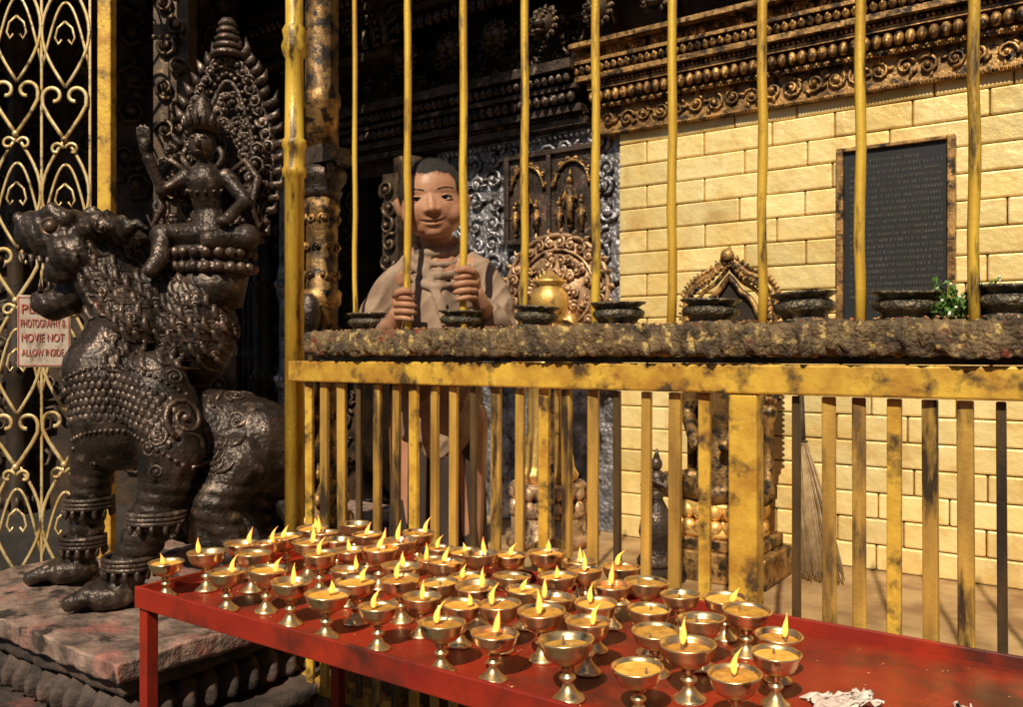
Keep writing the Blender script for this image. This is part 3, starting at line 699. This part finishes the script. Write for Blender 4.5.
# ---------------------------------------------------------------- plinth
pb=(-2.11,1.32,0)
ph=mk('stone_plinth',None,None,loc=FW(*pb),rz=RZ,label='worn carved stepped stone plinth dusted with red powder',cat='plinth')
def rough_box(x0,x1,y0,y1,z0,z1,amp=.008,res=.02):
    g=G(); g.bx(x0,x1,y0,y1,z0,z1)
    me=remesh(g,res,1)
    for v in me.vertices:
        n=noise.noise_vector(v.co*7)*amp+noise.noise_vector(v.co*25)*amp*.6+noise.noise_vector(v.co*60)*amp*.25; v.co+=n
    return me
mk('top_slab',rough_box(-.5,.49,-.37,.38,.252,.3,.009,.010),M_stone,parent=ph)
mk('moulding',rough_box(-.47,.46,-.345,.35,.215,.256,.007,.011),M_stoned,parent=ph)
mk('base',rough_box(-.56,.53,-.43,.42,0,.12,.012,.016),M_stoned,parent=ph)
g=G(); g.bx(-.43,.42,-.30,.31,.1,.23)
for k in range(16): 
    g.ell((-.42+k*.056,-.315,.17),(.03,.034,.05),None,10,8); g.ell((-.42+k*.056,-.34,.16),(.014,.02,.03),None,8,6)
for k in range(12): 
    g.ell((.435,-.3+k*.056,.17),(.034,.03,.05),None,10,8); g.ell((.46,-.3+k*.056,.16),(.02,.014,.03),None,8,6)
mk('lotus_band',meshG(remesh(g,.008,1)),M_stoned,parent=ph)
# ---------------------------------------------------------------- lion
S=.002616
def LU(g): return g.xf(Matrix.Scale(S,4))
lb=Vector((-.947,2.25,.302))
li=mk('guardian_lion_statue',None,None,loc=lb,label='blackened bronze open jawed guardian lion standing on stone plinth',cat='statue')
g=G()
g.limb([(-20,0,262),(-34,-8,215),(-22,-8,170),(30,5,160),(95,18,152)],[38,48,50,46,42],18)
g.limb([(-16,0,262),(-28,-5,296),(-50,-8,328)],[42,35,31],16)
g.ell((32,12,262),(52,40,66)); g.ell((2,4,288),(36,34,38))
g.ell((-56,-8,340),(36,32,30)); g.ell((-44,-8,350),(30,28,25))
g.limb([(-72,-8,348),(-90,-8,352),(-104,-8,354)],[31,29,24],14); g.ell((-112,-8,364),(16,19,14)); g.ell((-119,-18,368),(8,8,7)); g.ell((-119,2,368),(8,8,7)); g.ell((-110,-8,344),(14,20,10))
g.limb([(-56,-8,310),(-74,-8,292),(-92,-8,284),(-102,-8,287)],[21,18,16,13],12)
for s in(-1,1):
    g.limb([(-68,-8+s*24,366),(-82,-8+s*22,374),(-94,-8+s*16,372)],[9,9,6],8)
    g.limb([(-46,-8+s*26,354),(-32,-8+s*34,362),(-18,-8+s*36,356)],[11,10,5],8)
    g.ell((-62,-8+s*29,332),(21,9,18)); g.ell((-74,-8+s*25,316),(15,7,13))
for k in range(4): g.limb([(-62+k*15,-8,368-k*3),(-54+k*15,-8,377-k*4),(-43+k*15,-8,374-k*5)],[8,6,3],8)
g.limb([(26,-36,188),(42,-48,142),(32,-52,95),(12,-55,52),(0,-57,24)],[34,31,22,19,18],14)
g.ell((18,-36,200),(36,25,40))
g.ell((-12,-60,12),(30,24,14))
for k in range(4): g.limb([(-26,-76+k*11,14),(-40,-79+k*12,8)],[9,8],8)
g.limb([(-58,28,190),(-70,30,140),(-75,32,95),(-80,32,55),(-86,32,26)],[30,26,19,17,16],14)
g.ell((-96,30,12),(30,24,14))
for k in range(4): g.limb([(-110,14+k*11,14),(-126,12+k*12,8)],[9,8],8)
g.ell((106,6,142),(44,38,50)); g.limb([(98,-14,130),(76,-34,88),(96,-34,48),(88,-36,18)],[33,24,15,14],12); g.ell((76,-38,11),(28,22,12))
for k in range(4): g.limb([(60,-52+k*10,12),(50,-53+k*11,7)],[8,7],8)
g.ell((112,48,130),(40,30,52)); g.limb([(108,52,120),(88,58,80),(112,56,44),(104,56,16)],[28,22,15,14],12); g.ell((94,56,11),(26,20,12))
g.limb([(134,25,160),(150,28,200),(146,30,232),(152,28,258)],[14,12,11,9],10)
g.ell((152,28,276),(13,12,24))
LU(g)
lm_=remesh(g,.006,2)
nrm=[Vector(v.normal) for v in lm_.vertices]
for v,nn in zip(lm_.vertices,nrm):
    c=v.co.copy(); d=noise.noise(c*34)*.0024+noise.noise(c*12)*.003
    if .04<c.z<.30 and abs(c.x)<.3: d+=.0045*abs(math.sin(c.z*95+c.x*14))-.002
    if c.x<-.1 and c.z>.72: d+=.0030*abs(math.sin(c.x*110+c.z*60))-.0015     # wrinkled muzzle
    v.co=c+nn*d
lionG=meshG(lm_)
bv=BVHTree.FromPolygons([Vector(p) for p in lionG.v],lionG.f)
mk('body',lionG,M_bronze,parent=li)
def surf(x,z,side=-1):
    o=Vector((x*S,side*.6,z*S)); h=bv.ray_cast(o,Vector((0,-side,0)))
    return (h[0],h[1]) if h[0] is not None else (None,None)
def deco(g,x,z,r,th,hand=1,start=0,turns=1.5,side=-1,n=16):
    p,nn=surf(x,z,side)
    if p is None: return
    if nn.y*side<0: nn=-nn
    t=nn.cross(Vector((0,0,1)))
    if t.length<.1: t=Vector((1,0,0))
    t.normalize(); b=t.cross(nn).normalized()
    g.spiral(p-nn*th*S*.35,r*S,th*S,turns,ax=t,ay=b,out=nn*.4,start=start,hand=hand,n=n,seg=6)
def leafflame(g,x,z,dx,dz,w,side,k=.25):
    P=[];rr=[]
    for i in range(8):
        t=i/7; xx=x+dx*t+dz*k*math.sin(t*3); zz=z+dz*t-dx*k*math.sin(t*3)
        p,nn=surf(xx,zz,side)
        if p is None: break
        P.append(p); rr.append(w*S*(.55+.9*math.sin(min(1,t*1.15+.1)*pi))*(1-t)**.4+.0004)
    if len(P)>2: g.tube(P,rr,6)
for side in(-1,1):
    g=G()
    for zi,z in enumerate(range(236,366,12)):
        for xi,x in enumerate(range(-50,84,13)):
            if x<-24 and z<280: continue
            if x<-38 and z>350: continue
            xx,zz=x+(zi%2)*6+R(-2,2),z+R(-2,2)
            leafflame(g,xx,zz,R(14,20),R(-18,-8),2.8,side,.35)
            if (xi+zi)%3==0: deco(g,xx,zz,R(5,7),1.9,hand=-1,start=R(0,6),side=side,n=12)
    mk('mane',g,M_bronze,parent=li)
for side in(-1,1):
    g=G()
    for r in range(6):
        for k in range(20):
            x=-80+k*6.6+(r%2)*3.3; z=214-r*7.5-.0075*(x+24)**2*.6
            p,nn=surf(x,z,side)
            if p is None: continue
            g.ell(tuple(p),(3.3*S,1.7*S,4.6*S),None,8,5)
    for zz0,rr in ((224,2.4),(164,2.4)):
        for k in range(30):
            x=-80+k*5.2; z=zz0-.0055*(x+14)**2
            p,nn=surf(x,z,side)
            if p is not None: g.ell(tuple(p),rr*S,None,8,5)
    mk('collar',g,M_bronze,parent=li)
near=((58,176,22),(86,194,12),(94,170,11),(82,150,9),(62,210,9),(78,126,8),(44,214,8),(38,160,9),(112,196,8))
for side in(-1,1):
    g=G()
    for (x,z,r) in near: deco(g,x,z,r,max(1.8,r*.13),1 if int(x)%20 else -1,R(0,6),1.8,side,22)
    for k in range(12):
        leafflame(g,R(45,100),R(120,215),R(-18,18),R(10,20),2.2,side)
    for (x,z) in ((-68,150),(-60,125),(-72,180),(30,150),(38,128)): deco(g,x,z,8,1.9,1,R(0,6),1.5,side,14)
    mk('body_scrolls',g,M_bronze,parent=li)
for c,r in (((29,-53,84),26),((5,-56,42),23),((-77,32,82),23),((-83,32,42),21)):
    g=G()
    for dz in(-4,0,4):
        g.tube([(c[0]+math.cos(2*pi*i/20)*r,c[1]+math.sin(2*pi*i/20)*r,c[2]+dz) for i in range(20)],2.6,6,closed=True)
    for i in range(14): g.ell((c[0]+math.cos(2*pi*i/14)*r,c[1]+math.sin(2*pi*i/14)*r,c[2]-9),(3,3,6),None,6,5)
    mk('anklet',LU(g),M_bronze,parent=li)
for s in(-1,1):
    g=G()
    g.ell((-80,-8+s*27,358),7.2,None,12,8); g.tube([(-80+math.cos(2*pi*i/14)*9,-8+s*28,358+math.sin(2*pi*i/14)*8) for i in range(14)],2,6,closed=True)
    mk('eye',LU(g),M_bronze2,parent=li)
for s in(-1,1):
    for k in range(5):
        x=-114+k*9
        for P,q in (([(x,-8+s*(15+k*1.4),334-k*1.6),(x,-8+s*(15+k*1.4),320-k)],[3.6,.6]),([(x+14,-8+s*10,297-k*.4),(x+14,-8+s*10,309-k*.4)],[3.2,.6])):
            g=G(); g.tube(P,q,6); mk('tooth',LU(g),M_bronze,parent=li)
g=G(); g.limb([(-66,-8,314),(-84,-8,305),(-98,-8,309)],[9,8,4],8); mk('tongue',LU(g),M_bronze,parent=li)

rb=lb+Vector((57*S,12*S,312*S)); S2=S*1.12
def LU2(g): return g.xf(Matrix.Scale(S2,4))
ri=mk('rider_deity_statue',None,None,loc=rb,label='crowned bronze deity with raised hand seated on lotus atop lion',cat='statue')
g=G(); g.lathe([(38,4),(41,9),(34,14),(32,16),(36,20),(39,25),(36,28)],(0,0,0),36,sc=(1,.75))
for k in range(22):
    a=2*pi*k/22
    for zz,r in((9,38),(22,37)): g.ell((math.cos(a)*r,math.sin(a)*r*.75,zz),(4.9,4.9,5),None,8,6)
g.lathe([(28,-26),(31,-10),(34,4)],(0,0,0),24,sc=(1,.8))
mk('lotus_seat',LU2(g),M_bronze,parent=ri)
g=G()
g.limb([(6,2,38),(37,-14,36),(8,-26,32)],[14,12,9]).limb([(-6,2,38),(-37,-16,36),(-34,-32,14),(-38,-40,4)],[14,12,8,7])
g.limb([(0,2,40),(-2,4,62),(-4,0,88)],[19,14,18]).limb([(-4,0,94),(-5,-3,108)],[7.5,7.5]).ell((-6,-5,121),(12.5,13,15))
g.limb([(-22,0,92),(-42,-6,80),(-50,-16,106)],[8.5,7,5.5]).ell((-52,-20,116),(5,4,8)); g.limb([(14,0,92),(32,-4,70),(24,-24,52)],[8.5,7,5.5]).ell((20,-28,48),(7,6,5))
for k in range(4): g.limb([(-56+k*3,-21,120),(-57+k*3.4,-23,134-abs(k-1.5)*2)],[2,1.5],6)
g=LU2(g); g=meshG(remesh(g,.004,1))
h=G(); h.ell((-6,-18,119),(2.6,4,4.4),None,8,6); h.ell((-10.6,-16,125),(2.4,2,1.5),None,6,5); h.ell((-1.4,-16,125),(2.4,2,1.5),None,6,5); h.ell((-6,-17,112),(3.8,2,1.3),None,6,5)
LU2(h); g.add(h.v,h.f)
mk('figure',g,M_bronze,parent=ri)
g=G(); g.lathe([(13.5,132),(15,136),(11,142),(13,146),(8.5,152),(9,155),(4,163),(1,168)],(-6,-4,0),20)
for k in range(7):
    a=-pi/2+(k-3)*.42; g.tube([(-6+math.cos(a)*14,-4+math.sin(a)*14,134),(-6+math.cos(a)*18,-4+math.sin(a)*18,150-abs(k-3)*2)],[4.4,.6],6)
for s in(-1,1): g.tube([(-6+s*14,-4,118)]+[(-6+s*(14+4*math.sin(i)),-4,118-i*5) for i in range(1,5)],3,6)
g.tube([(-5+math.cos(2*pi*i/20)*15,-3+math.sin(2*pi*i/20)*12,93-6*math.sin(2*pi*i/20+pi)) for i in range(20)],2.4,6,closed=True)
for k in range(14): a=2*pi*k/14; g.ell((-4+math.cos(a)*17,1+math.sin(a)*15,81+5*math.sin(a)),2.2,None,6,4)
for s in(-1,1):
    g.tube([(s*18-4,6,96),(s*34-4,4,108),(s*46-4,2,92),(s*40-4,0,66),(s*48-4,-2,46),(s*54-4,0,58)],[3,4,4,3.5,3,1],6)
    for k in range(7): g.spiral((s*(32+R(0,12))-4,6,40+k*13),R(6,9),2.3,1.4,start=k,n=11)
mk('crown_and_jewellery',LU2(g),M_bronze,parent=ri)
g=G(); cx,cz=10,112
def ov(a,w,h): 
    w=w*(1+.05*math.sin(a*5+1)); return (cx+math.cos(a)*w,16,cz+math.sin(a)*h+ (max(0,math.sin(a))**6)*10)
for w,h,th in ((40,86,3.2),(32,75,2.4),(23,62,3)):
    g.tube([ov(2*pi*i/48,w,h) for i in range(48)],th,6,closed=True)
for i in range(44):
    a=2*pi*i/44; x,y,z=ov(a,36,81); g.spiral((x,13,z),R(5,7),2,1.3,start=R(0,6),n=10)
    x,y,z=ov(a,42,89); dx,dz=math.cos(a)/40,math.sin(a)/88; l=math.hypot(dx,dz); dx/=l;dz/=l; q=R(.7,1.5)
    g.tube([(x,y,z),(x+dx*6*q+2,y,z+dz*6*q+4),(x+dx*8*q+R(-2,2),y,z+dz*8*q+9*q)],[5,3.6,.5],6)
    x,y,z=ov(a,27,68); g.ell((x,13,z),2.6,None,6,4)
for k in range(130):
    a=R(0,6.28); q=R(.1,.98)**.5; g.spiral((cx+math.cos(a)*24*q,17,cz+math.sin(a)*62*q),R(4,8),2,1.4,start=R(0,6),n=10)
for i in range(5): g.lathe([(15-i*1.8,0),(16-i*1.8,2.5),(10-i*1.2,7)],(cx,16,cz+94+i*7.2),16)
g.lathe([(10,-26),(10,-6)],(cx,16,40),12); g.tube([(cx,17,0),(cx,17,50)],9,8)
mk('flaming_halo',LU2(g),M_bronze,parent=ri)
# ---------------------------------------------------------------- boy
bb=Vector((-.176,2.05,.16)); Z0=.16
boy=mk('person',None,None,loc=bb,label='boy in loose tan wrap gripping two yellow fence bars',cat='person')
HC=Vector((-.004,-.020,1.279-Z0))
bar1=Vector(((CS*-1.305+SN*1.455)-bb.x,(SN*1.305+CS*1.455)-bb.y)); bar2=Vector(((CS*-1.145+SN*1.455)-bb.x,(SN*1.145+CS*1.455)-bb.y))
g=G()
hx=lambda x,y,z:(HC.x+x,HC.y+y,HC.z+z)
g.ell(hx(0,.012,.024),(.0725,.086,.080),seg=28,rings=18); g.ell(hx(0,-.014,-.018),(.068,.067,.066),seg=24,rings=16)
g.ell(hx(0,-.046,-.072),(.026,.023,.018)); g.ell(hx(0,-.028,-.056),(.050,.044,.032))
for s in(-1,1):
    g.ell(hx(s*.038,-.042,-.031),(.029,.027,.029))
    g.ell(hx(s*.0725,.014,-.004),(.009,.016,.025),(0,s*.16,s*-.5)); g.ell(hx(s*.0765,.016,.007),(.006,.014,.013),(0,s*.16,s*-.5))
g.limb([hx(0,-.074,.006),hx(0,-.080,-.010),hx(0,-.086,-.022)],[.0065,.0075,.0098],10)
for s in(-1,1): g.ell(hx(s*.0105,-.079,-.0245),(.0078,.0085,.0068))
g.limb([hx(0,.014,-.06),hx(0,.024,-.11),hx(0,.035,-.15)],[.038,.036,.046])
g.limb([(0,.03,.98),(0,.03,.86),(0,.02,.72),(0,.02,.62)],[.075,.078,.075,.08])
SHL=Vector((-.094,.060,.944)); SHR=Vector((.094,-.005,.948))
for s,SH in((-1,SHL),(1,SHR)):
    g.limb([(0,.03,.99),tuple(SH)],[.046,.038]); g.limb([(s*.05,.02,.6),(s*.06,.0,.34),(s*.06,.02,.06)],[.07,.05,.034])
    g.limb([(s*.06,.02,.04),(s*.07,-.07,.025)],[.034,.025])
eL=Vector((-.165,.075,.80)); eR=Vector((.152,-.03,.80))
hzL,hzR=1.022-Z0,1.062-Z0
wL=Vector((bar1.x-.036,bar1.y+.03,hzL-.035)); wR=Vector((bar2.x+.038,bar2.y+.032,hzR-.035))
g.limb([tuple(SHL),tuple(eL),tuple(wL)],[.034,.028,.0195]); g.limb([tuple(SHR),tuple(eR),tuple(wR)],[.034,.028,.0195])
for bar,hz,s,w in((bar1,hzL,-1,wL),(bar2,hzR,1,wR)):
    g.limb([tuple(w),(bar.x+s*.027,bar.y+.014,hz-.012)],[.0195,.0175]); g.ell((bar.x+s*.025,bar.y+.014,hz),(.014,.017,.034)); g.ell((bar.x+s*.026,bar.y+.006,hz+.016),(.012,.014,.018))
bm_=remesh(g,.0033,3)
def ga(x,z,cx,cz,sx,sz): return math.exp(-((x-cx)/sx)**2-((z-cz)/sz)**2)
EZ=.003
for v in bm_.vertices:
    p=v.co-HC
    if -.12<p.z<.1 and p.y<-.02 and abs(p.x)<.075:
        x,z=p.x,p.z; d=0
        for s in(-1,1):
            d+=.0044*ga(x,z,s*.030,EZ,.0165,.0105)
            d-=.0010*ga(x,z,s*.029,EZ+.018,.018,.006)
            d+=.0040*ga(x,z,s*.006,-.031,.0033,.0020)
            d+=.0010*ga(x,z,s*.027,-.046,.004,.010)
        mz=-.0500+.0045*(abs(x)/.024)**2
        if abs(x)<.032:
            e=max(0,1-(x/.0255)**2)
            d-=.0032*math.exp(-((z-(mz+.0042))/.0032)**2)*e
            d-=.0042*math.exp(-((z-(mz-.0055))/.0042)**2)*e
            d+=.0050*math.exp(-((z-mz)/.0017)**2)*max(0,1-(x/.0285)**4)
        d+=.0016*ga(x,z,0,-.039,.003,.004); d+=.0018*ga(x,z,0,-.063,.014,.004)
        v.co.y+=d
g=meshG(bm_)
cos=[Vector(p)-HC for p in g.v]
for i,f in enumerate(g.f):
    c=cos[f[0]]
    if c.y<-.05 and abs(c.x)<.0245 and -.07<c.z<-.03:
        mz=-.0500+.0045*(abs(c.x)/.024)**2
        e=math.sqrt(max(0,1-(c.x/.0245)**2))
        if mz-.0100*e<c.z<mz+.0074*e: g.mi[i]=1
HB=BVHTree.FromPolygons(g.v,g.f)
def fy(x,z):
    h=HB.ray_cast(HC+Vector((x,-.3,z)),Vector((0,1,0))); return h[0].y
for bar,hz,s in((bar1,hzL,-1),(bar2,hzR,1)):
    for k in range(4):
        z=hz+.0225-k*.0152; rr=[.0070,.0074,.0071,.0061][k]; end=[318,330,326,306][k]
        P=[];q=[]
        a0=145
        for i in range(13):
            t=i/12; a=math.radians(a0+(end-a0)*t)
            Rb=.0085+rr+.0012 + (.006*(1-t) if t<.3 else 0) + .0018*abs(math.sin(t*pi*2.5))
            P.append((bar.x+(-s)*math.cos(a)*Rb*1.12,bar.y+math.sin(a)*Rb,z+.003*math.sin(t*3)-.004*t))
            q.append(rr*(1.08 if i in(4,5,9) else 1)*(1-.22*max(0,t-.8)/.2))
        g.tube(P,q,10); g.ell(P[-1],q[-1]*.98,None,10,6); g.ell(P[0],q[0],None,10,6)
    T=[(bar.x+s*.026,bar.y+.004,hz+.024),(bar.x+s*.019,bar.y-.014,hz+.034),(bar.x+s*.004,bar.y-.022,hz+.038),(bar.x-s*.012,bar.y-.021,hz+.034)]
    g.tube(T,[.0105,.0095,.0085,.0072],10)
    for p,r_ in zip(T,[.0105,.0095,.0085,.0072]): g.ell(p,r_*.98,None,10,6)
def tiltm(ob):   # turn and tip the head a little, with a child's rounder, larger head
    me=ob.data; c=HC+Vector((0,.02,-.10))
    for v in me.vertices:
        w=(v.co.z-(c.z-.03))/.07; w=max(0,min(1,w)); w=w*w*(3-2*w)
        if w>0 and abs(v.co.x)<.14 and v.co.y>-.19:
            q=Euler((math.radians(3)*w,math.radians(-5)*w,math.radians(3)*w)).to_matrix()
            d=v.co-c; d=Vector((d.x*(1+.09*w),d.y*(1+.02*w),d.z*(1+.0*w)-.004*w))
            v.co=c+q@d
    return ob
tiltm(mk('body',g,[M_skin,M_lip],parent=boy))
hair=G(); hair.ell(hx(0,.0135,.0255),(.0732,.0872,.0800),seg=120,rings=80)
def hline(c):
    ax_=abs(c.x)
    if c.y<.0:
        front=.066+.005*noise.noise(Vector((c.x*50,0,0)))-max(0,ax_-.036)*1.0
        side=.036-(c.y+.06)*.9
        return max(min(front,.068),-.04) if c.y<-.045 else max(min(front,side),-.03)
    return -.004-c.y*1.0
hv=[Vector(p)-HC for p in hair.v]; keep=[]; edge=[]
for f in hair.f:
    c=hv[f[0]]; hl=max(hline(c),-.055)
    if c.z>hl+.003*noise.noise(c*400): keep.append(f)
    elif c.z>hl-.007: edge.append(f[0])
pool=[f[0] for f in keep]; base_v=list(hair.v)
hair.f=list(keep); hair.sm=[True]*len(keep); hair.mi=[0]*len(keep)
for i in range(9000):
    c=Vector(base_v[random.choice(pool if i%4 or not edge else edge)])+Vector((R(-.003,.003),R(-.003,.003),R(-.003,.003)))
    nn=(c-HC).normalized(); c-=nn*.0008; e=c+(nn+Vector((R(-1,1),R(-1,1),R(-1,.4)))*.5)*R(.0018,.0034)
    sd=nn.cross(Vector((.3,.4,.5))).normalized()*.0004
    hair.add([c-sd,c+sd,e],[(0,1,2)])
tiltm(mk('hair',hair,M_hair,parent=boy))
for s in(-1,1):
    ex,ez=s*.0300,EZ; y=fy(ex,ez)
    g=G(); c=HC+Vector((ex,y-HC.y+.0075,ez)); g.ell(tuple(c),(.0135,.0112,.0110),None,20,14); tiltm(mk('eye',g,M_eye,parent=boy))
    g=G(); g.ell((c.x-.0004,c.y-.0078,c.z-.0002),(.0066,.0044,.0066),None,16,10); tiltm(mk('iris',g,M_iris,parent=boy))
    up=[(ex+k*.0035*s, y-.0024-.0014*(1-(k/4)**2)+.0040*(abs(k)/4)**2, ez+.0064-.0056*(k/4)**2+(.0012 if k>0 else 0)) for k in range(-4,5)]
    lo=[(ex+k*.0035*s, y-.0016-.0014*(1-(k/4)**2)+.0040*(abs(k)/4)**2, ez-.0054+.0048*(k/4)**2) for k in range(-4,5)]
    g=G(); g.tube([(HC.x+a,b,HC.z+c_) for a,b,c_ in up],[.0013,.0019,.0023,.0025,.0025,.0024,.0021,.0018,.0013],8); g.tube([(HC.x+a,b,HC.z+c_) for a,b,c_ in lo],[.0010,.0013,.0015,.0016,.0016,.0015,.0014,.0012,.001],8)
    tiltm(mk('eyelid',g,M_skin,parent=boy))
    g=G(); g.tube([(HC.x+a,b-.0018,HC.z+c_-.0017) for a,b,c_ in up[0:9]],[.0005,.0009,.0011,.0012,.0012,.0012,.0012,.001,.0006],5); tiltm(mk('eyelash',g,M_hair,parent=boy))
    g=G(); 
    for k in range(80):
        t=R(0,1); x=s*(.012+t*.034); z=EZ+.0185+.0048*math.sin(t*pi*.8)+R(-.0019,.0019)*(1-.5*t)
        yy=fy(x,z); g.tube([(HC.x+x,yy+.0002,HC.z+z),(HC.x+x+s*.0035,fy(x+s*.0035,z+.0006)-.0006,HC.z+z+.0008)],[.0006,.0002],3)
    tiltm(mk('eyebrow',g,M_hair,parent=boy))
# loose wrap
g=G()
g.limb([(0,.035,.955),(0,.03,.86),(0,.02,.74),(0,.015,.60)],[.082,.096,.104,.112],18)
for s,SH,e,w in((-1,SHL,eL,wL),(1,SHR,eR,wR)):
    g.limb([(0,.03,.992),(SH.x*.5,.028+SH.y*.2,.976),tuple(SH)],[.048,.045,.041],14)
    m1=SH.lerp(e,.6)+Vector((s*.012,-.005,0))
    cuff=e.lerp(w,.6)
    g.limb([tuple(SH),tuple(m1),tuple(e+Vector((0,0,-.005))),tuple(cuff)],[.041,.05,.053,.044],14)
sm_=remesh(g,.0045,3)
nrm=[Vector(v.normal) for v in sm_.vertices]
for v,n_ in zip(sm_.vertices,nrm):
    c=v.co.copy()
    ang=math.atan2(c.x,max(.02,1.03-c.z)); fold=math.sin(ang*12+noise.noise(c*5)*5)
    f=fold*.0060*min(1,max(0,(1.0-c.z)/.08))+noise.noise(Vector((c.x*14+c.z*5,c.y*10,c.z*6)))*.008+(1-abs(noise.noise(Vector((c.x*24-c.z*16,c.y*16,c.z*9+4)))))**4*.006-.003
    v.co=c+n_*f
gs=meshG(sm_)
SB=BVHTree.FromPolygons(gs.v,gs.f)
nk=HC+Vector((0,.03,-.145)); keep=[]
VB=.958
for f in gs.f:
    c=Vector(gs.v[f[0]])
    vneck=c.y<.03 and abs(c.x)<max(0,(c.z-VB)*.6) and c.z>VB
    if (Vector((c.x-nk.x,(c.y-nk.y),0)).length<.044 and c.z>.985) or vneck: continue
    keep.append(f)
gs.f=keep; gs.sm=[True]*len(keep); gs.mi=[0]*len(keep)
def sy(x,z,off=.004):
    h=SB.ray_cast(Vector((x,-.6,z)),Vector((0,1,0))); return (h[0].y-off) if h[0] is not None else 0
so=mk('shirt',gs,M_shirt,parent=boy); sd=so.modifiers.new('thickness','SOLIDIFY'); sd.thickness=.003; sd.offset=-1
g=G()
# soft rolled cloth wound round the neck, one end crossing over the chest
for j in range(4):
    P=[]; rad=.050+j*.010; zc=1.022-j*.015
    for k in range(22):
        a=2*pi*k/22
        y=.022+math.sin(a)*rad*.95; x=math.cos(a)*rad*1.02
        z=zc-.030*max(0,-math.sin(a))*(1+.35*j)+.003*math.sin(3*a+j)
        P.append((x,min(y,sy(x,min(z,.972),.001)) if math.sin(a)<-.2 else y,z))
    g.tube(P,[.0098+.0022*math.sin(k*1.3+j*2) for k in range(22)],8,closed=True,flat=.8)
for j in range(4):
    P=[]
    for k in range(12):
        t=k/11; x=-.058+j*.010+t*(.085-j*.012); z=.985-t*(.115+j*.016)
        P.append((x,sy(x,min(z,.972),.002),z))
    g.tube(P,[.0085-.004*abs(k/11-.5) for k in range(12)],8,flat=.8)
mk('collar',meshG(remesh(g,.004,2)),M_shirt,parent=boy)
g=G(); g.lathe([(.11,.61),(.11,.5),(.115,.3),(.12,.12),(.115,.08)],(0,.02,0),60,mod=lambda a,z:1+.06*math.cos(11*a+z*4)+.03*math.sin(5*a),sc=(1,.75))
mk('wrap_skirt',g,M_robe,parent=boy)
# ---------------------------------------------------------------- light, sky, camera
ts=Vector((-.22,-.66,.70)).normalized()
w=bpy.data.worlds.new('World'); scene.world=w; w.use_nodes=True; nt=w.node_tree
sk=nt.nodes.new('ShaderNodeTexSky'); sk.sky_type='NISHITA'; sk.sun_disc=False
sk.sun_elevation=math.asin(ts.z); sk.sun_rotation=math.atan2(ts.x,ts.y)
bg=nt.nodes['Background']; nt.links.new(sk.outputs[0],bg.inputs[0]); bg.inputs[1].default_value=.05
sun=bpy.data.lights.new('sun','SUN'); sun.energy=5; sun.angle=math.radians(.5); sun.color=(1,.90,.70)
so_=bpy.data.objects.new('sun',sun); COL.objects.link(so_); so_.rotation_euler=ts.to_track_quat('Z','Y').to_euler(); so_.location=(-2,-5,6)
cam=bpy.data.cameras.new('camera'); co=bpy.data.objects.new('camera',cam); COL.objects.link(co)
co.location=(0,0,.92); co.rotation_euler=(pi/2,0,0); cam.sensor_width=36; cam.lens=30.23; cam.clip_start=.05; cam.clip_end=300
scene.collection.children.link(COL)
scene.camera=co
scene.view_settings.view_transform='Standard'; scene.view_settings.look='None'; scene.view_settings.exposure=0
